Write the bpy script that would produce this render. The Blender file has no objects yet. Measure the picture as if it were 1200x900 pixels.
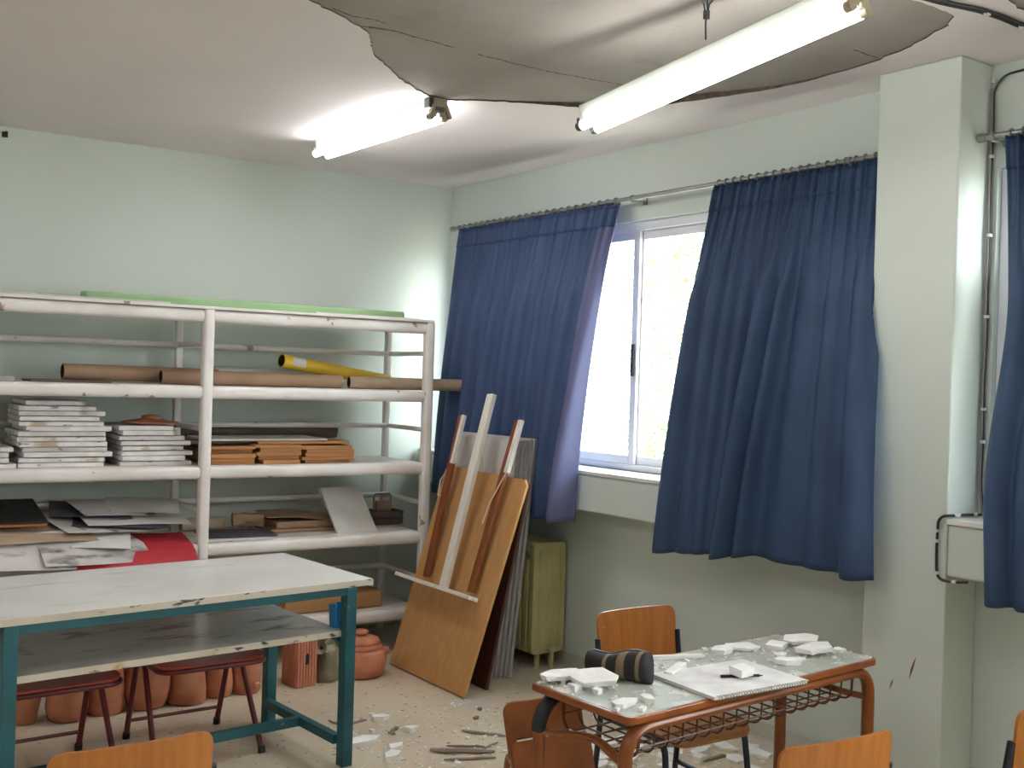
import bpy, bmesh, math, random
from mathutils import Vector, Matrix
from mathutils.geometry import delaunay_2d_cdt
PI = math.pi
SC = bpy.context.scene
COL = SC.collection
rnd = random.Random(7)

# ---------------------------------------------------------------- camera
cam_d = bpy.data.cameras.new('camera')
cam = bpy.data.objects.new('camera', cam_d); COL.objects.link(cam)
yaw, pitch, roll = 0.6283882, -0.0039338, 0.0307980
fw = Vector((math.sin(yaw)*math.cos(pitch), math.cos(yaw)*math.cos(pitch), math.sin(pitch)))
rt = Vector((math.cos(yaw), -math.sin(yaw), 0)); up = rt.cross(fw)
r2 = rt*math.cos(roll) + up*math.sin(roll); u2 = -rt*math.sin(roll) + up*math.cos(roll)
M = Matrix(((r2.x, u2.x, -fw.x), (r2.y, u2.y, -fw.y), (r2.z, u2.z, -fw.z))).to_4x4()
M.translation = Vector((-4.1135, -6.4411, 1.680))
cam.matrix_world = M
cam_d.sensor_width = 36; cam_d.lens = 38.4; cam_d.clip_start = 0.02
SC.camera = cam

# ---------------------------------------------------------------- world, exposure
SKY_STRENGTH = 3.4
TUBE_STRENGTH = 6.5
w = bpy.data.worlds.new('overcast_sky'); SC.world = w; w.use_nodes = True
bg = w.node_tree.nodes['Background']
bg.inputs['Color'].default_value = (0.90, 0.95, 1.0, 1); bg.inputs['Strength'].default_value = SKY_STRENGTH
SC.view_settings.view_transform = 'Standard'; SC.view_settings.look = 'None'
SC.view_settings.gamma = 1.0; SC.view_settings.use_curve_mapping = False
SC.view_settings.exposure = 2.0
SC.cycles.max_bounces = 8; SC.cycles.diffuse_bounces = 5; SC.cycles.transparent_max_bounces = 12
SC.cycles.caustics_reflective = False; SC.cycles.caustics_refractive = False
SC.cycles.sample_clamp_indirect = 6.0

# ---------------------------------------------------------------- materials
def lin(h):
    h = h.lstrip('#'); o = []
    for i in (0, 2, 4):
        v = int(h[i:i+2], 16)/255
        o.append(v/12.92 if v <= 0.04045 else ((v+0.055)/1.055)**2.4)
    return (*o, 1.0)
MATS = {}
def nmat(name):
    m = bpy.data.materials.new(name); m.use_nodes = True
    nt = m.node_tree; b = nt.nodes['Principled BSDF']
    return m, nt, b
def coords(N, L, stretch):
    tc = N.new('ShaderNodeTexCoord'); mp = N.new('ShaderNodeMapping'); mp.inputs['Scale'].default_value = stretch
    oi = N.new('ShaderNodeObjectInfo'); ml = N.new('ShaderNodeMath'); ml.operation = 'MULTIPLY'; ml.inputs[1].default_value = 37.0
    L.new(oi.outputs['Random'], ml.inputs[0])
    L.new(tc.outputs['Object'], mp.inputs['Vector']); L.new(ml.outputs[0], mp.inputs['Location'])
    return mp
def mat(name, col, rough=0.6, col2=None, scale=6.0, bump=0.0, metal=0.0, stretch=(1, 1, 1), bscale=None, spec=None, lo=0.35, hi=0.65, detail=6):
    if name in MATS: return MATS[name]
    m, nt, b = nmat(name); N, L = nt.nodes, nt.links
    b.inputs['Roughness'].default_value = rough; b.inputs['Metallic'].default_value = metal
    if spec is not None: b.inputs['Specular IOR Level'].default_value = spec
    mp = coords(N, L, stretch)
    ns = N.new('ShaderNodeTexNoise'); ns.inputs['Scale'].default_value = scale; ns.inputs['Detail'].default_value = detail
    L.new(mp.outputs['Vector'], ns.inputs['Vector'])
    cr = N.new('ShaderNodeValToRGB')
    cr.color_ramp.elements[0].position = lo; cr.color_ramp.elements[1].position = hi
    c1 = lin(col); c2 = lin(col2) if col2 else tuple(min(1, x*0.9) for x in c1[:3]) + (1,)
    cr.color_ramp.elements[0].color = c1; cr.color_ramp.elements[1].color = c2
    L.new(ns.outputs['Fac'], cr.inputs['Fac']); L.new(cr.outputs['Color'], b.inputs['Base Color'])
    if bump:
        n2 = N.new('ShaderNodeTexNoise'); n2.inputs['Scale'].default_value = bscale or scale*6; n2.inputs['Detail'].default_value = 4
        L.new(mp.outputs['Vector'], n2.inputs['Vector'])
        bp = N.new('ShaderNodeBump'); bp.inputs['Strength'].default_value = bump; bp.inputs['Distance'].default_value = 0.01
        L.new(n2.outputs['Fac'], bp.inputs['Height']); L.new(bp.outputs['Normal'], b.inputs['Normal'])
    MATS[name] = m
    return m
def add_spots(m, color, scale, thr, soft=0.04, stretch=(1, 1, 1), detail=3):
    """stains / specks: second noise mixed over the base colour"""
    nt = m.node_tree; N, L = nt.nodes, nt.links; b = N['Principled BSDF']
    src = b.inputs['Base Color'].links[0].from_socket
    mp = coords(N, L, stretch)
    ns = N.new('ShaderNodeTexNoise'); ns.inputs['Scale'].default_value = scale; ns.inputs['Detail'].default_value = detail
    L.new(mp.outputs['Vector'], ns.inputs['Vector'])
    r = N.new('ShaderNodeMapRange'); r.inputs['From Min'].default_value = thr; r.inputs['From Max'].default_value = thr+soft
    L.new(ns.outputs['Fac'], r.inputs['Value'])
    mx = N.new('ShaderNodeMix'); mx.data_type = 'RGBA'
    L.new(r.outputs['Result'], mx.inputs[0]); L.new(src, mx.inputs[6]); mx.inputs[7].default_value = lin(color)
    L.new(mx.outputs[2], b.inputs['Base Color'])
    return m
def emat(name, col, strength):
    m, nt, b = nmat(name)
    b.inputs['Base Color'].default_value = (0.9, 0.9, 0.9, 1)
    b.inputs['Emission Color'].default_value = col; b.inputs['Emission Strength'].default_value = strength
    return m
def glass_mat():
    m = bpy.data.materials.new('window_glass'); m.use_nodes = True; nt = m.node_tree; N, L = nt.nodes, nt.links
    N.remove(N['Principled BSDF']); out = N['Material Output']
    t = N.new('ShaderNodeBsdfTransparent'); t.inputs['Color'].default_value = (0.94, 0.97, 0.95, 1)
    g = N.new('ShaderNodeBsdfGlossy'); g.inputs['Roughness'].default_value = 0.02
    lw = N.new('ShaderNodeLayerWeight'); lw.inputs['Blend'].default_value = 0.5
    pw = N.new('ShaderNodeMath'); pw.operation = 'POWER'; pw.inputs[1].default_value = 5; L.new(lw.outputs['Facing'], pw.inputs[0])
    f = N.new('ShaderNodeMath'); f.operation = 'MULTIPLY_ADD'; f.inputs[1].default_value = 0.5; f.inputs[2].default_value = 0.03; L.new(pw.outputs[0], f.inputs[0])
    mx = N.new('ShaderNodeMixShader'); L.new(f.outputs[0], mx.inputs[0]); L.new(t.outputs[0], mx.inputs[1]); L.new(g.outputs[0], mx.inputs[2])
    L.new(mx.outputs[0], out.inputs['Surface'])
    return m
def cloth_mat(name, col, col2, transl=0.1):
    m, nt, b = nmat(name); N, L = nt.nodes, nt.links; out = N['Material Output']
    tc = N.new('ShaderNodeTexCoord'); ns = N.new('ShaderNodeTexNoise'); ns.inputs['Scale'].default_value = 5; ns.inputs['Detail'].default_value = 5
    L.new(tc.outputs['Object'], ns.inputs['Vector'])
    cr = N.new('ShaderNodeValToRGB'); cr.color_ramp.elements[0].color = lin(col); cr.color_ramp.elements[1].color = lin(col2)
    cr.color_ramp.elements[0].position = .3; cr.color_ramp.elements[1].position = .7
    L.new(ns.outputs['Fac'], cr.inputs['Fac']); L.new(cr.outputs['Color'], b.inputs['Base Color'])
    b.inputs['Roughness'].default_value = 0.55; b.inputs['Sheen Weight'].default_value = 0.0
    b.inputs['Specular IOR Level'].default_value = 0.25
    wv = N.new('ShaderNodeTexWave'); wv.inputs['Scale'].default_value = 260; wv.inputs['Distortion'].default_value = 1
    L.new(tc.outputs['Object'], wv.inputs['Vector'])
    bp = N.new('ShaderNodeBump'); bp.inputs['Strength'].default_value = 0.12; bp.inputs['Distance'].default_value = 0.002
    L.new(wv.outputs['Fac'], bp.inputs['Height']); L.new(bp.outputs['Normal'], b.inputs['Normal'])
    tr = N.new('ShaderNodeBsdfTranslucent'); tr.inputs['Color'].default_value = lin(col2)
    mx = N.new('ShaderNodeMixShader'); mx.inputs[0].default_value = transl
    L.new(b.outputs[0], mx.inputs[1]); L.new(tr.outputs[0], mx.inputs[2]); L.new(mx.outputs[0], out.inputs['Surface'])
    return m

WALL = mat('wall_paint', '#ced5cd', 0.55, '#c9d0c8', 1.2, bump=0.06, bscale=14)
CEIL = mat('ceiling_paint', '#dfd6d5', 0.75, '#dad1d0', 1.5, bump=0.05, bscale=10)
CONC = mat('bare_concrete', '#9b938b', 0.85, '#888078', 3.0, bump=0.2, bscale=30, lo=.25, hi=.75)
add_spots(CONC, '#9c958c', 1.3, .52, .3); add_spots(CONC, '#7d7269', 2.6, .64, .2, (1, 2.5, 1), 8)
EDGE = mat('broken_edge_gap_shade', '#6a5c50', 0.9, '#463b33', 30)  # broken plaster brown, darkened to paint the shadow gap; also used for cracks
BASEB = mat('terrazzo_skirting', '#bcbcae', 0.5, '#b2b2a4', 6)
SILLM = mat('sill_marble', '#e4e2dc', 0.3, '#d8d5cd', 4)
ALU = mat('aluminium_frame', '#e2e0e4', 0.4, '#d6d4d8', 3)
GLASS = glass_mat()
PLAST = mat('fallen_plaster', '#f6f4f2', 0.9, '#e8e4e1', 14, bump=0.2, bscale=60)
WPAINT = mat('white_gloss_paint', '#ece6e2', 0.42, '#ded6d0', 5, bump=0.05, bscale=30)
add_spots(WPAINT, '#a08a72', 9, .68, .03)
def terrazzo():
    m, nt, b = nmat('terrazzo_floor'); N, L = nt.nodes, nt.links
    tc = N.new('ShaderNodeTexCoord')
    ns = N.new('ShaderNodeTexNoise'); ns.inputs['Scale'].default_value = 1.6; ns.inputs['Detail'].default_value = 5
    L.new(tc.outputs['Object'], ns.inputs['Vector'])
    cr = N.new('ShaderNodeValToRGB'); cr.color_ramp.elements[0].color = lin('#d3c4ad'); cr.color_ramp.elements[1].color = lin('#bfae98')
    cr.color_ramp.elements[0].position = .35; cr.color_ramp.elements[1].position = .7
    L.new(ns.outputs['Fac'], cr.inputs['Fac']); L.new(cr.outputs['Color'], b.inputs['Base Color'])
    b.inputs['Roughness'].default_value = 0.42
    add_spots(m, '#8a7865', 34, .67, .03); add_spots(m, '#5b4c40', 22, .70, .02); add_spots(m, '#dccfbd', 28, .66, .03)
    add_spots(m, '#c2bab0', 1.7, .55, .12)
    return m
FLOOR = terrazzo()
def wood(name, c1, c2, rough=0.4, axis='x', scale=3.0):
    st = {'x': (1, 14, 14), 'y': (14, 1, 14), 'z': (14, 14, 1)}[axis]
    return mat(name, c1, rough, c2, scale, bump=0.04, stretch=st, lo=.3, hi=.7)
PLY = wood('orange_plywood', '#b06e2e', '#9a5a22', 0.32, 'z')
PLYX = wood('orange_plywood_seat', '#a9743f', '#8f5d2e', 0.45, 'x')
BROWN = mat('orange_brown_enamel', '#985426', 0.3, '#7f421b', 8)
DKBLUE = mat('dark_blue_enamel', '#1d2233', 0.35, '#151927', 8)
BLACK = mat('black_plastic', '#17151a', 0.45, '#201d22', 20)
TEAL = mat('teal_enamel', '#1f5f69', 0.4, '#1a4f59', 6)
add_spots(TEAL, '#557f84', 18, .7, .02)
REDW = mat('red_lacquered_seat', '#b84433', 0.32, '#a53627', 4)
DKRED = mat('dark_red_enamel', '#702428', 0.4, '#5a1b1f', 8)
LAM = mat('white_laminate', '#e4e2df', 0.25, '#dbd8d4', 3)
add_spots(LAM, '#c3bcb4', 2.5, .62, .15, (1, 4, 1))
LAMEDGE = mat('smudged_laminate_edge', '#cfc5b4', 0.5, '#c2b7a4', 4)
add_spots(LAMEDGE, '#33303a', 16, .61, .08, (1, 1, 3)); add_spots(LAMEDGE, '#b58f3c', 5, .69, .03)
LAMLOW = mat('dirty_grey_laminate', '#bbb8b3', 0.22, '#aaa6a0', 3)
add_spots(LAMLOW, '#76716d', 4, .56, .16, (1, 3, 1))
DESKTOP = mat('dusty_green_laminate', '#a3aa9e', 0.5, '#b5b5ac', 7)
add_spots(DESKTOP, '#d6d2cb', 12, .55, .1)
TERRA = mat('terracotta', '#c98767', 0.85, '#b06c50', 9, bump=0.6, bscale=16)
TERRAB = mat('brick_terracotta', '#c98469', 0.85, '#b8745b', 14, bump=0.1)
GREYCLAY = mat('grey_green_glaze', '#98927c', 0.35, '#78725e', 10, bump=0.1)
KRAFT = mat('kraft_cardboard', '#a98a70', 0.8, '#9a7b62', 6)
KRAFT2 = mat('pale_cardboard', '#bba58e', 0.8, '#a9937b', 6)
DARKCARD = mat('dark_brown_card', '#6b5950', 0.7, '#5a4a43', 6)
TAN = wood('tan_hardboard', '#bd8550', '#a86f3d', 0.55, 'x')
YELLOW = mat('yellow_card_tube', '#f0c93c', 0.4, '#e6bb30', 4)
WHITEP = mat('white_paper', '#e3e0dc', 0.7, '#d8d4d0', 5)
GREYP = mat('grey_sketch_paper', '#d8d3ce', 0.75, '#c8c2bd', 3)
add_spots(GREYP, '#7d7673', 9, .64, .06)
PRINT = mat('printed_grey_sheet', '#d2cbc7', 0.5, '#b9b0ad', 3)
add_spots(PRINT, '#4d4650', 4, .55, .12, (1, 2.5, 1)); add_spots(PRINT, '#e6e1dc', 6, .6, .1)
DKP = mat('charcoal_paper', '#57525a', 0.7, '#454148', 5)
REDP = mat('red_card', '#c0303a', 0.6, '#b02833', 4)
BLKP = mat('black_portfolio', '#1f1d20', 0.5, '#29262a', 5)
SLATE = mat('slate_grey_board', '#4b4a55', 0.4, '#3d3c46', 5)
STONE = mat('whitewashed_slab', '#e6e2e0', 0.8, '#d2ccca', 12, bump=0.15, bscale=40)
add_spots(STONE, '#8d8590', 14, .66, .05, (1, 1, 3)); add_spots(STONE, '#b4a389', 5, .62, .08)
GREENF = mat('pale_green_foam', '#a2c594', 0.7, '#96ba88', 4)
RADY = mat('yellowed_radiator_paint', '#bdb47e', 0.4, '#b0a772', 5)
add_spots(RADY, '#6f6538', 6, .68, .05)
EASEL = wood('easel_plywood', '#c69661', '#b98853', 0.42, 'z', 2)
add_spots(EASEL, '#7d4a26', 5, .7, .05)
RAILW = wood('stained_rail_wood', '#8a4c26', '#733c1c', 0.4, 'z')
PALEW = wood('pale_bare_wood', '#e9e4dc', '#dcd4c9', 0.55, 'z')
DKBOARD = wood('dark_brown_board', '#4e2a20', '#3f2119', 0.4, 'z')
GREYPAN = mat('pale_grey_panel', '#cfcccb', 0.6, '#c4c1c0', 4)
GREYEDGE = mat('grey_panel_edge', '#a9a6a5', 0.6, '#9d9a99', 3)
CREAMP = mat('cream_string', '#d9c3a6', 0.8)
STEEL = mat('brushed_steel', '#9a9a98', 0.35, '#8a8a88', 10, metal=0.8)
WIRE = mat('brown_basket_wire', '#6b3b20', 0.4, '#542c17', 10)
DARKHOLE = mat('tube_shadow_card', '#3a2c24', 0.9, '#2e231d', 8)  # dark colour stands for the shade inside the open tubes
CABLE = mat('black_cable', '#2a2524', 0.5)
GREYCABLE = mat('grey_cable', '#8b847e', 0.5)
CLIP = mat('white_cable_clip', '#dcd9d4', 0.5)
BATTEN = mat('batten_white_enamel', '#b5b8ac', 0.45, '#a9aca0', 5)
LAMPEND = mat('lamp_bracket_grey', '#5b5d60', 0.5)
LAMPTAN = mat('lampholder_plastic', '#a39684', 0.5)
TUBE = emat('fluorescent_tube', (0.97, 0.98, 1.0, 1), TUBE_STRENGTH)
CURT = cloth_mat('blue_curtain_cloth', '#465980', '#3e5176', 0.07)
CURT2 = cloth_mat('teal_blue_curtain_cloth', '#3a5070', '#324663', 0.05)
LINING = cloth_mat('curtain_edge_lining', '#6e7196', '#696c90', 0.15)
BLUEPL = mat('bright_blue_plastic', '#2a8fd6', 0.35, '#2483c8', 6)
CASE_D = mat('dark_case_cloth', '#211a20', 0.6, '#171216', 16)
CASE_T = mat('tan_stripe_cloth', '#8a765c', 0.7, '#74614a', 16)
SPLINT = mat('weathered_lath', '#998a7d', 0.85, '#827367', 8)
LEAF = mat('pale_green_leaf', '#818d5c', 0.6, '#687347', 3)
BARK = mat('grey_bark', '#9c9284', 0.9, '#867c6f', 8)
GROUND = mat('pale_yard', '#c6c0b4', 0.9)

# ---------------------------------------------------------------- mesh helpers
class MB:
    def __init__(s): s.v = []; s.f = []; s.m = []; s.mi = 0
    def add(s, vs, fs):
        o = len(s.v); s.v += [tuple(p) for p in vs]; s.f += [tuple(i+o for i in f) for f in fs]; s.m += [s.mi]*len(fs)
        return s
    def box(s, c, d, R=None):
        hx, hy, hz = d[0]/2, d[1]/2, d[2]/2
        vs = [Vector((x, y, z)) for x in (-hx, hx) for y in (-hy, hy) for z in (-hz, hz)]
        if R is not None: vs = [R @ p for p in vs]
        vs = [p+Vector(c) for p in vs]
        return s.add(vs, [(0, 1, 3, 2), (4, 6, 7, 5), (0, 4, 5, 1), (2, 3, 7, 6), (0, 2, 6, 4), (1, 5, 7, 3)])
    def bb(s, a, b):
        return s.box([(a[i]+b[i])/2 for i in range(3)], [abs(b[i]-a[i]) for i in range(3)])
    def prism(s, poly, ax):
        """poly: list of 3D points (planar, CCW seen from +ax), extruded by vector ax"""
        n = len(poly); a = [Vector(p) for p in poly]; b = [p+Vector(ax) for p in a]
        return s.add(a+b, [tuple(range(n-1, -1, -1)), tuple(range(n, 2*n))]+[(i, (i+1) % n, n+(i+1) % n, n+i) for i in range(n)])
    def bar(s, a, b, wd, th, upv=(0, 0, 1)):
        """rectangular bar from a to b, width wd along side, thickness th along up"""
        a = Vector(a); b = Vector(b); d = (b-a).normalized(); u = Vector(upv); sd = d.cross(u).normalized(); u = sd.cross(d)
        c = [sd*wd/2+u*th/2, -sd*wd/2+u*th/2, -sd*wd/2-u*th/2, sd*wd/2-u*th/2]
        return s.add([a+k for k in c]+[b+k for k in c], [(3, 2, 1, 0), (4, 5, 6, 7)]+[(i, (i+1) % 4, 4+(i+1) % 4, 4+i) for i in range(4)])
    def tube(s, pts, r, n=10, flat=1.0, cap=True):
        pts = [Vector(p) for p in pts]; rings = []
        prev = None
        for i, p in enumerate(pts):
            d = (pts[min(i+1, len(pts)-1)]-pts[max(i-1, 0)]).normalized()
            if prev is None:
                u = Vector((0, 0, 1)) if abs(d.z) < 0.9 else Vector((1, 0, 0))
                sd = d.cross(u).normalized()
            else:
                sd = (prev - d*prev.dot(d)).normalized()
            prev = sd; u = sd.cross(d)
            rr = r[i] if isinstance(r, (list, tuple)) else r
            rings.append([p+sd*rr*math.cos(2*PI*k/n)+u*rr*flat*math.sin(2*PI*k/n) for k in range(n)])
        vs = [q for rg in rings for q in rg]; fs = []
        for i in range(len(pts)-1):
            for k in range(n):
                fs.append((i*n+k, i*n+(k+1) % n, (i+1)*n+(k+1) % n, (i+1)*n+k))
        if cap: fs += [tuple(range(n-1, -1, -1)), tuple((len(pts)-1)*n+k for k in range(n))]
        return s.add(vs, fs)
    def lathe(s, prof, n=28, c=(0, 0, 0), wob=0.0, seed=0, capb=True, capt=True, sx=1.0):
        rr = random.Random(seed); ph = [rr.uniform(0, 6.28) for _ in range(4)]
        vs = []
        for j, (r, z) in enumerate(prof):
            for k in range(n):
                a = 2*PI*k/n
                q = r*(1+wob*(math.sin(2*a+ph[0]+z*9)+0.6*math.sin(3*a+ph[1]-z*14)+0.4*math.sin(5*a+ph[2]+z*22)))
                vs.append((c[0]+q*math.cos(a)*sx, c[1]+q*math.sin(a), c[2]+z))
        fs = []
        for j in range(len(prof)-1):
            for k in range(n): fs.append((j*n+k, j*n+(k+1) % n, (j+1)*n+(k+1) % n, (j+1)*n+k))
        if capb: fs.append(tuple(range(n-1, -1, -1)))
        if capt: fs.append(tuple((len(prof)-1)*n+k for k in range(n)))
        return s.add(vs, fs)
    def pipe(s, a, b, ro, ri, n=22, inner=1):
        """hollow cardboard tube from a to b"""
        a = Vector(a); b = Vector(b); d = (b-a).normalized(); sd = d.cross(Vector((0, 0, 1))).normalized(); u = sd.cross(d)
        vs = []
        for p, r in ((a, ro), (b, ro), (b, ri), (a, ri)):
            vs += [p+sd*r*math.cos(2*PI*k/n)+u*r*math.sin(2*PI*k/n) for k in range(n)]
        fs = []
        for j in range(4):
            for k in range(n):
                fs.append((j*n+k, j*n+(k+1) % n, ((j+1) % 4)*n+(k+1) % n, ((j+1) % 4)*n+k))
        s.add(vs, fs)
        for j in range(4):
            if j == 2:
                for k in range(n): s.m[len(s.m)-4*n+j*n+k] = inner
        return s
    def panel(s, wd, h, r, t, bend=0.0, nx=14, fn=None):
        """rounded plywood panel, x across (width), z up from 0, thickness along y, bent by bend at the sides"""
        xs = sorted(set([-wd/2 + r*(1-math.cos(PI/2*i/5)) for i in range(6)] + [wd/2 - r*(1-math.cos(PI/2*i/5)) for i in range(6)] + [-wd/2+r+(wd-2*r)*i/nx for i in range(1, nx)]))
        rows = 7; vs = []
        for sgn in (-1, 1):
            for x in xs:
                e = max(0, abs(x)-(wd/2-r)); dz = r-math.sqrt(max(0, r*r-e*e))
                for j in range(rows):
                    z = dz+(h-2*dz)*j/(rows-1)
                    y = bend*(2*x/wd)**2 + sgn*t/2
                    p = Vector((x, y, z))
                    vs.append(fn(p) if fn else p)
        nxn = len(xs); fs = []
        I = lambda sd, i, j: sd*nxn*rows+i*rows+j
        for i in range(nxn-1):
            for j in range(rows-1):
                fs.append((I(0, i, j), I(0, i+1, j), I(0, i+1, j+1), I(0, i, j+1)))
                fs.append((I(1, i, j), I(1, i, j+1), I(1, i+1, j+1), I(1, i+1, j)))
            fs.append((I(0, i, 0), I(1, i, 0), I(1, i+1, 0), I(0, i+1, 0)))
            fs.append((I(0, i, rows-1), I(0, i+1, rows-1), I(1, i+1, rows-1), I(1, i, rows-1)))
        for j in range(rows-1):
            fs.append((I(0, 0, j), I(0, 0, j+1), I(1, 0, j+1), I(1, 0, j)))
            fs.append((I(0, nxn-1, j), I(1, nxn-1, j), I(1, nxn-1, j+1), I(0, nxn-1, j+1)))
        return s.add(vs, fs)
    def xf(s, T, start=0):
        s.v[start:] = [tuple(T @ Vector(p)) for p in s.v[start:]]; return s
    def build(s, name, mt, parent=None, loc=(0, 0, 0), rot=(0, 0, 0), smooth=35, bevel=0.0, seg=2, fix=True):
        me = bpy.data.meshes.new(name); me.from_pydata(s.v, [], s.f)
        ml = mt if isinstance(mt, (list, tuple)) else [mt]
        for q in ml: me.materials.append(q)
        if len(ml) > 1: me.polygons.foreach_set('material_index', s.m)
        me.update()
        if fix:
            bm = bmesh.new(); bm.from_mesh(me); bmesh.ops.recalc_face_normals(bm, faces=bm.faces); bm.to_mesh(me); bm.free()
        if smooth:
            me.polygons.foreach_set('use_smooth', [True]*len(me.polygons)); me.set_sharp_from_angle(angle=math.radians(smooth))
        o = bpy.data.objects.new(name, me); COL.objects.link(o)
        o.location = loc; o.rotation_euler = rot
        if parent: o.parent = parent
        if bevel:
            b = o.modifiers.new('bevel', 'BEVEL'); b.width = bevel; b.segments = seg; b.limit_method = 'ANGLE'; b.angle_limit = math.radians(40)
        return o
def rounded(poly, r, n=4):
    """round the corners of a 2D polygon"""
    out = []; m = len(poly)
    for i in range(m):
        p0, p1, p2 = Vector(poly[i-1]), Vector(poly[i]), Vector(poly[(i+1) % m])
        a = p1+(p0-p1).normalized()*r; b = p1+(p2-p1).normalized()*r
        for k in range(n+1):
            t = k/n; q = a*(1-t)**2+p1*2*t*(1-t)+b*t*t; out.append((q.x, q.y))
    return out
def arc(c, r, a0, a1, n, u, v):
    c = Vector(c); u = Vector(u); v = Vector(v)
    return [c+u*r*math.cos(a0+(a1-a0)*i/n)+v*r*math.sin(a0+(a1-a0)*i/n) for i in range(n+1)]
def fillet(pts, r, n=6):
    """3D polyline with rounded corners"""
    pts = [Vector(p) for p in pts]; out = [pts[0]]
    for i in range(1, len(pts)-1):
        d0 = (pts[i-1]-pts[i]); d1 = (pts[i+1]-pts[i]); rr = min(r, d0.length*.49, d1.length*.49)
        a = pts[i]+d0.normalized()*rr; b = pts[i]+d1.normalized()*rr
        for k in range(n+1):
            t = k/n; out.append(a*(1-t)**2+pts[i]*2*t*(1-t)+b*t*t)
    out.append(pts[-1]); return out
def tag(o, label, cat, group=None):
    o['label'] = label; o['category'] = cat
    if group: o['group'] = group
    return o
def thing(name, label, cat, loc=(0, 0, 0), rz=0.0, group=None):
    o = bpy.data.objects.new(name, None); COL.objects.link(o); o.empty_display_size = 0.1
    o.location = loc; o.rotation_euler = (0, 0, rz)
    return tag(o, label, cat, group)
def struct(o): o['kind'] = 'structure'; return o
def dup(o, loc, rz, label, group=None):
    c = o.copy(); COL.objects.link(c); c.location = loc; c.rotation_euler = (0, 0, rz); c['label'] = label
    if group: c['group'] = group
    for ch in list(o.children):
        d = ch.copy(); COL.objects.link(d); d.parent = c
        for g in list(ch.children):
            e = g.copy(); COL.objects.link(e); e.parent = d
    return c
Rz = lambda a: Matrix.Rotation(a, 3, 'Z')
Rx = lambda a: Matrix.Rotation(a, 3, 'X')
Ry = lambda a: Matrix.Rotation(a, 3, 'Y')
PHI = -0.0555                       # the shelf wall stands a few degrees off square
def W(x, y, z):                     # shelf-wall frame -> room frame
    c, s = math.cos(PHI), math.sin(PHI)
    return Vector((c*x-s*y, s*x+c*y, z))

# ---------------------------------------------------------------- room shell
H = 3.0
XL, YF = -7.4, -9.6
m = MB().bb((XL-.3, YF-.3, -.1), (.25, 1.0, 0)); struct(m.build('floor', FLOOR, smooth=0))
m = MB().bb((-7.9, 0, 0), (.3, .15, H+.15)); o = struct(m.build('wall_back', WALL, rot=(0, 0, PHI), smooth=0))
m = MB().bb((XL-.15, YF-.15, 0), (XL, .45, H+.1)); struct(m.build('wall_left', WALL, smooth=0))
m = MB().bb((XL, YF-.15, 0), (.22, YF, H+.1)); struct(m.build('wall_front', WALL, smooth=0))
SZ, WT = 1.19, 2.585                # sill top, window head
m = MB()
m.bb((0, YF, 0), (.2, .1, SZ)); m.bb((0, YF, WT), (.2, .1, H+.1))
m.bb((0, -.12, SZ), (.2, .1, WT)); m.bb((0, -4.035, SZ), (.2, -3.62, WT)); m.bb((0, YF, SZ), (.2, -9.0, WT))
struct(m.build('wall_right', WALL, smooth=0))
m = MB().bb((-.22, -4.0, 0), (0, -3.625, H)); pil = struct(m.build('wall_pillar', WALL, smooth=0, bevel=.008))
# scrape marks on the pillar
for (y, z, l, a, mt_, th_) in ((-3.868, .575, .10, .3, '#7a4a3a', .006), (-3.775, .49, .05, .35, '#8d8b7c', .006)):
    mm = mat('pillar_scrape_'+mt_[1:], mt_, .9)
    poly = [(0, -th_*.4, -l/2), (0, -th_*.8, 0), (0, -th_*.2, l/2), (0, th_*.4, l*.3), (0, th_*.7, -l*.1)]
    k = MB().prism([Rx(a) @ Vector(p) for p in poly], (-.0012, 0, 0)); k.build('scrape', mm, pil, (-.2202, y, z), smooth=0)
# projecting sill beams
def sill(n, y0, y1):
    b = struct(MB().bb((-.22, y0, .965), (0, y1, SZ-.022)).build('trim_%d' % n, WALL, smooth=0, bevel=.01))
    MB().bb((-.228, y0, SZ-.022), (.03, y1, SZ)).build('sill_slab', SILLM, b, smooth=0, bevel=.004)
sill(1, -3.622, -.02); sill(2, -9.1, -4.003)
# skirting
m = MB().bb((-7.3, -.016, 0), (-.02, 0, .075)); struct(m.build('baseboard_back', BASEB, rot=(0, 0, PHI), smooth=0, bevel=.003))
m = MB().bb((-.016, -3.62, 0), (0, -.02, .075)); struct(m.build('baseboard_right', BASEB, smooth=0, bevel=.003))
m = MB().bb((-.016, -8.9, 0), (0, -4.005, .075)); struct(m.build('baseboard_right', BASEB, smooth=0, bevel=.003))

# ceiling: concrete slab with a plaster coat, part of which has come down
slab = struct(MB().bb((XL-.2, YF-.2, H+.006), (.25, 1.0, H+.2)).build('ceiling', CONC, smooth=0))
HOLE = [(-2.454, -2.865), (-2.352, -2.813), (-2.235, -2.754), (-2.122, -2.68), (-2.06, -2.60), (-2.023, -2.524), (-1.95, -2.43), (-1.863, -2.351), (-1.75, -2.245),
        (-1.644, -2.156), (-1.56, -2.10), (-1.481, -2.05), (-1.42, -2.03), (-1.354, -2.02), (-1.29, -2.06), (-1.224, -2.119), (-1.091, -2.211), (-.957, -2.303), (-.85, -2.385), (-.768, -2.457),
        (-.66, -2.63), (-.573, -2.828), (-.48, -3.0), (-.401, -3.182), (-.37, -3.38), (-.372, -3.562), (-.398, -3.753), (-.44, -3.9), (-.499, -4.025), (-.571, -4.157), (-.634, -4.224), (-.725, -4.238),
        (-.845, -4.235), (-.90, -4.222), (-1.1, -4.3), (-1.5, -4.42), (-2.0, -4.35), (-2.4, -4.1), (-2.65, -3.7), (-2.7, -3.3), (-2.6, -3.0)]
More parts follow.
